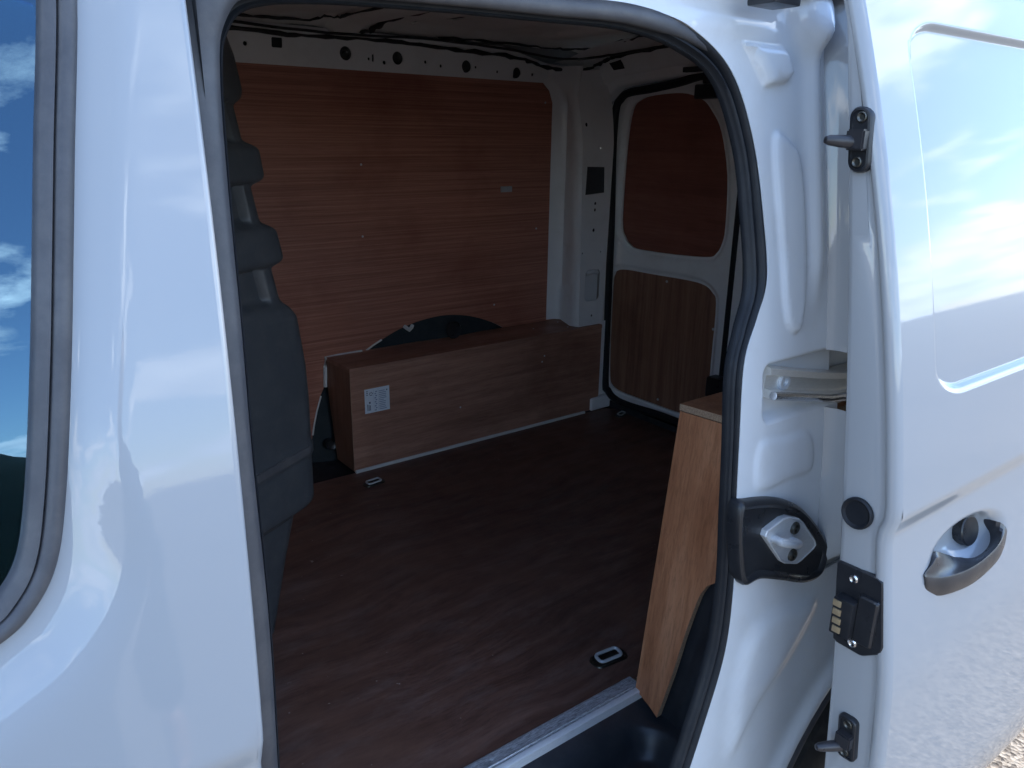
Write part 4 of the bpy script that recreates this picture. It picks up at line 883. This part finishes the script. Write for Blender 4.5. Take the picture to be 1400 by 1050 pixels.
# head with brow, nose, chin and ears
bm = bmesh.new(); bmesh.ops.create_uvsphere(bm, u_segments=32, v_segments=24, radius=1)
for v in bm.verts:
    x, y, z = v.co; f = max(y, 0)
    zz_ = z*.118; k = 1-.22*max(-z-.1, 0)
    yy_ = y*.098*k+f*(.010*math.exp(-((z+.78)/.18)**2)+.022*math.exp(-((z+.12)/.16)**2-(x/.16)**2)+.006*math.exp(-((z-.12)/.1)**2)-.008*math.exp(-((z-.0)/.1)**2-((abs(x)-.38)/.16)**2)+.006*math.exp(-((z+.42)/.07)**2-(x/.3)**2))
    xx_ = x*.077*k+(.010 if x > 0 else -.010)*math.exp(-((y+.02)/.14)**2-((z+.02)/.2)**2)*(abs(x) > .9)
    v.co = (px+xx_, py+.045+yy_, g0+1.645+zz_)
me = bpy.data.meshes.new('head'); bm.to_mesh(me); bm.free(); me.materials.append(M_SKIN); me.polygons.foreach_set('use_smooth', [True]*len(me.polygons)); plink(bpy.data.objects.new('head', me))
bm = bmesh.new(); bmesh.ops.create_uvsphere(bm, u_segments=28, v_segments=18, radius=1)
bmesh.ops.delete(bm, geom=[v for v in bm.verts if v.co.z < -.25 or (v.co.y > .45 and v.co.z < .55)], context='VERTS')
for v in bm.verts: v.co = (px+v.co.x*.084, py+.038+v.co.y*.106, g0+1.655+v.co.z*.124)
me = bpy.data.meshes.new('hair'); bm.to_mesh(me); bm.free(); me.materials.append(M_HAIR); me.polygons.foreach_set('use_smooth', [True]*len(me.polygons)); plink(bpy.data.objects.new('hair', me))
def hand(V, E_, R_, fingers, thumb):
    for root, chain in fingers+[thumb]:
        b_ = len(V); V += chain; E_ += [(root, b_), (b_, b_+1), (b_+1, b_+2)]; k = 1.2 if chain is thumb[1] else 1.0
        R_ += [(.0095*k,)*2, (.0088*k,)*2, (.0070*k,)*2]
    skin('hand', V, E_, R_, M_SKIN)
# left hand round the phone, fingers across its back; right hand hanging relaxed
tx, cy_, hz = -.047, -.075, .962
fg = [(2, [(tx-.012, cy_+.012, hz+dz), (tx+.002, cy_+.030, hz+.002+dz), (tx+ln, cy_+.034, hz+.004+dz)]) for dz, ln in ((.030, .052), (.010, .060), (-.011, .056), (-.031, .044))]
hand([(px-.045, py+.255, g0+1.375), (tx-.022, cy_-.024, hz-.016), (tx-.014, cy_-.014, hz)], [(0, 1), (1, 2)], [(.027, .023), (.034, .020), (.030, .016)], fg, (1, [(tx-.006, cy_-.030, hz-.012), (tx+.010, cy_-.026, hz+.008), (tx+.022, cy_-.020, hz+.024)]))
rx, ry, rz = px+.25, py+.05, g0+.80
fg = [(2, [(rx-.002, ry+dy, rz-.085), (rx-.008, ry+dy+.004, rz-.085-ln*.5), (rx-.022, ry+dy+.006, rz-.085-ln)]) for dy, ln in ((.033, .062), (.011, .074), (-.011, .070), (-.031, .054))]
hand([(rx, ry-.012, rz+.08), (rx, ry, rz-.02), (rx, ry, rz-.065)], [(0, 1), (1, 2)], [(.024, .026), (.018, .036), (.016, .038)], fg, (1, [(rx-.006, ry+.035, rz-.035), (rx-.014, ry+.050, rz-.060), (rx-.020, ry+.054, rz-.085)]))
ph_ = bpy.data.objects.new('phone', None); S.collection.objects.link(ph_); ph_.location = (0, -.06, .96); ph_['label'] = 'black phone held up in one hand, reflected in the side window'; ph_['category'] = 'phone'
for nm, a in (('phone_case', (-.048, .028, -.064, -.055, .880, 1.030, M_GLOSSBLK, .0035)), ('phone_lens', (-.004, .004, -.0552, -.0540, .996, 1.004, M_CAVITY, .0004))):
    o = box(nm, *a[:7], None, a[7]); o.parent = ph_; o.matrix_parent_inverse = Matrix.Translation((0, .06, -.96))
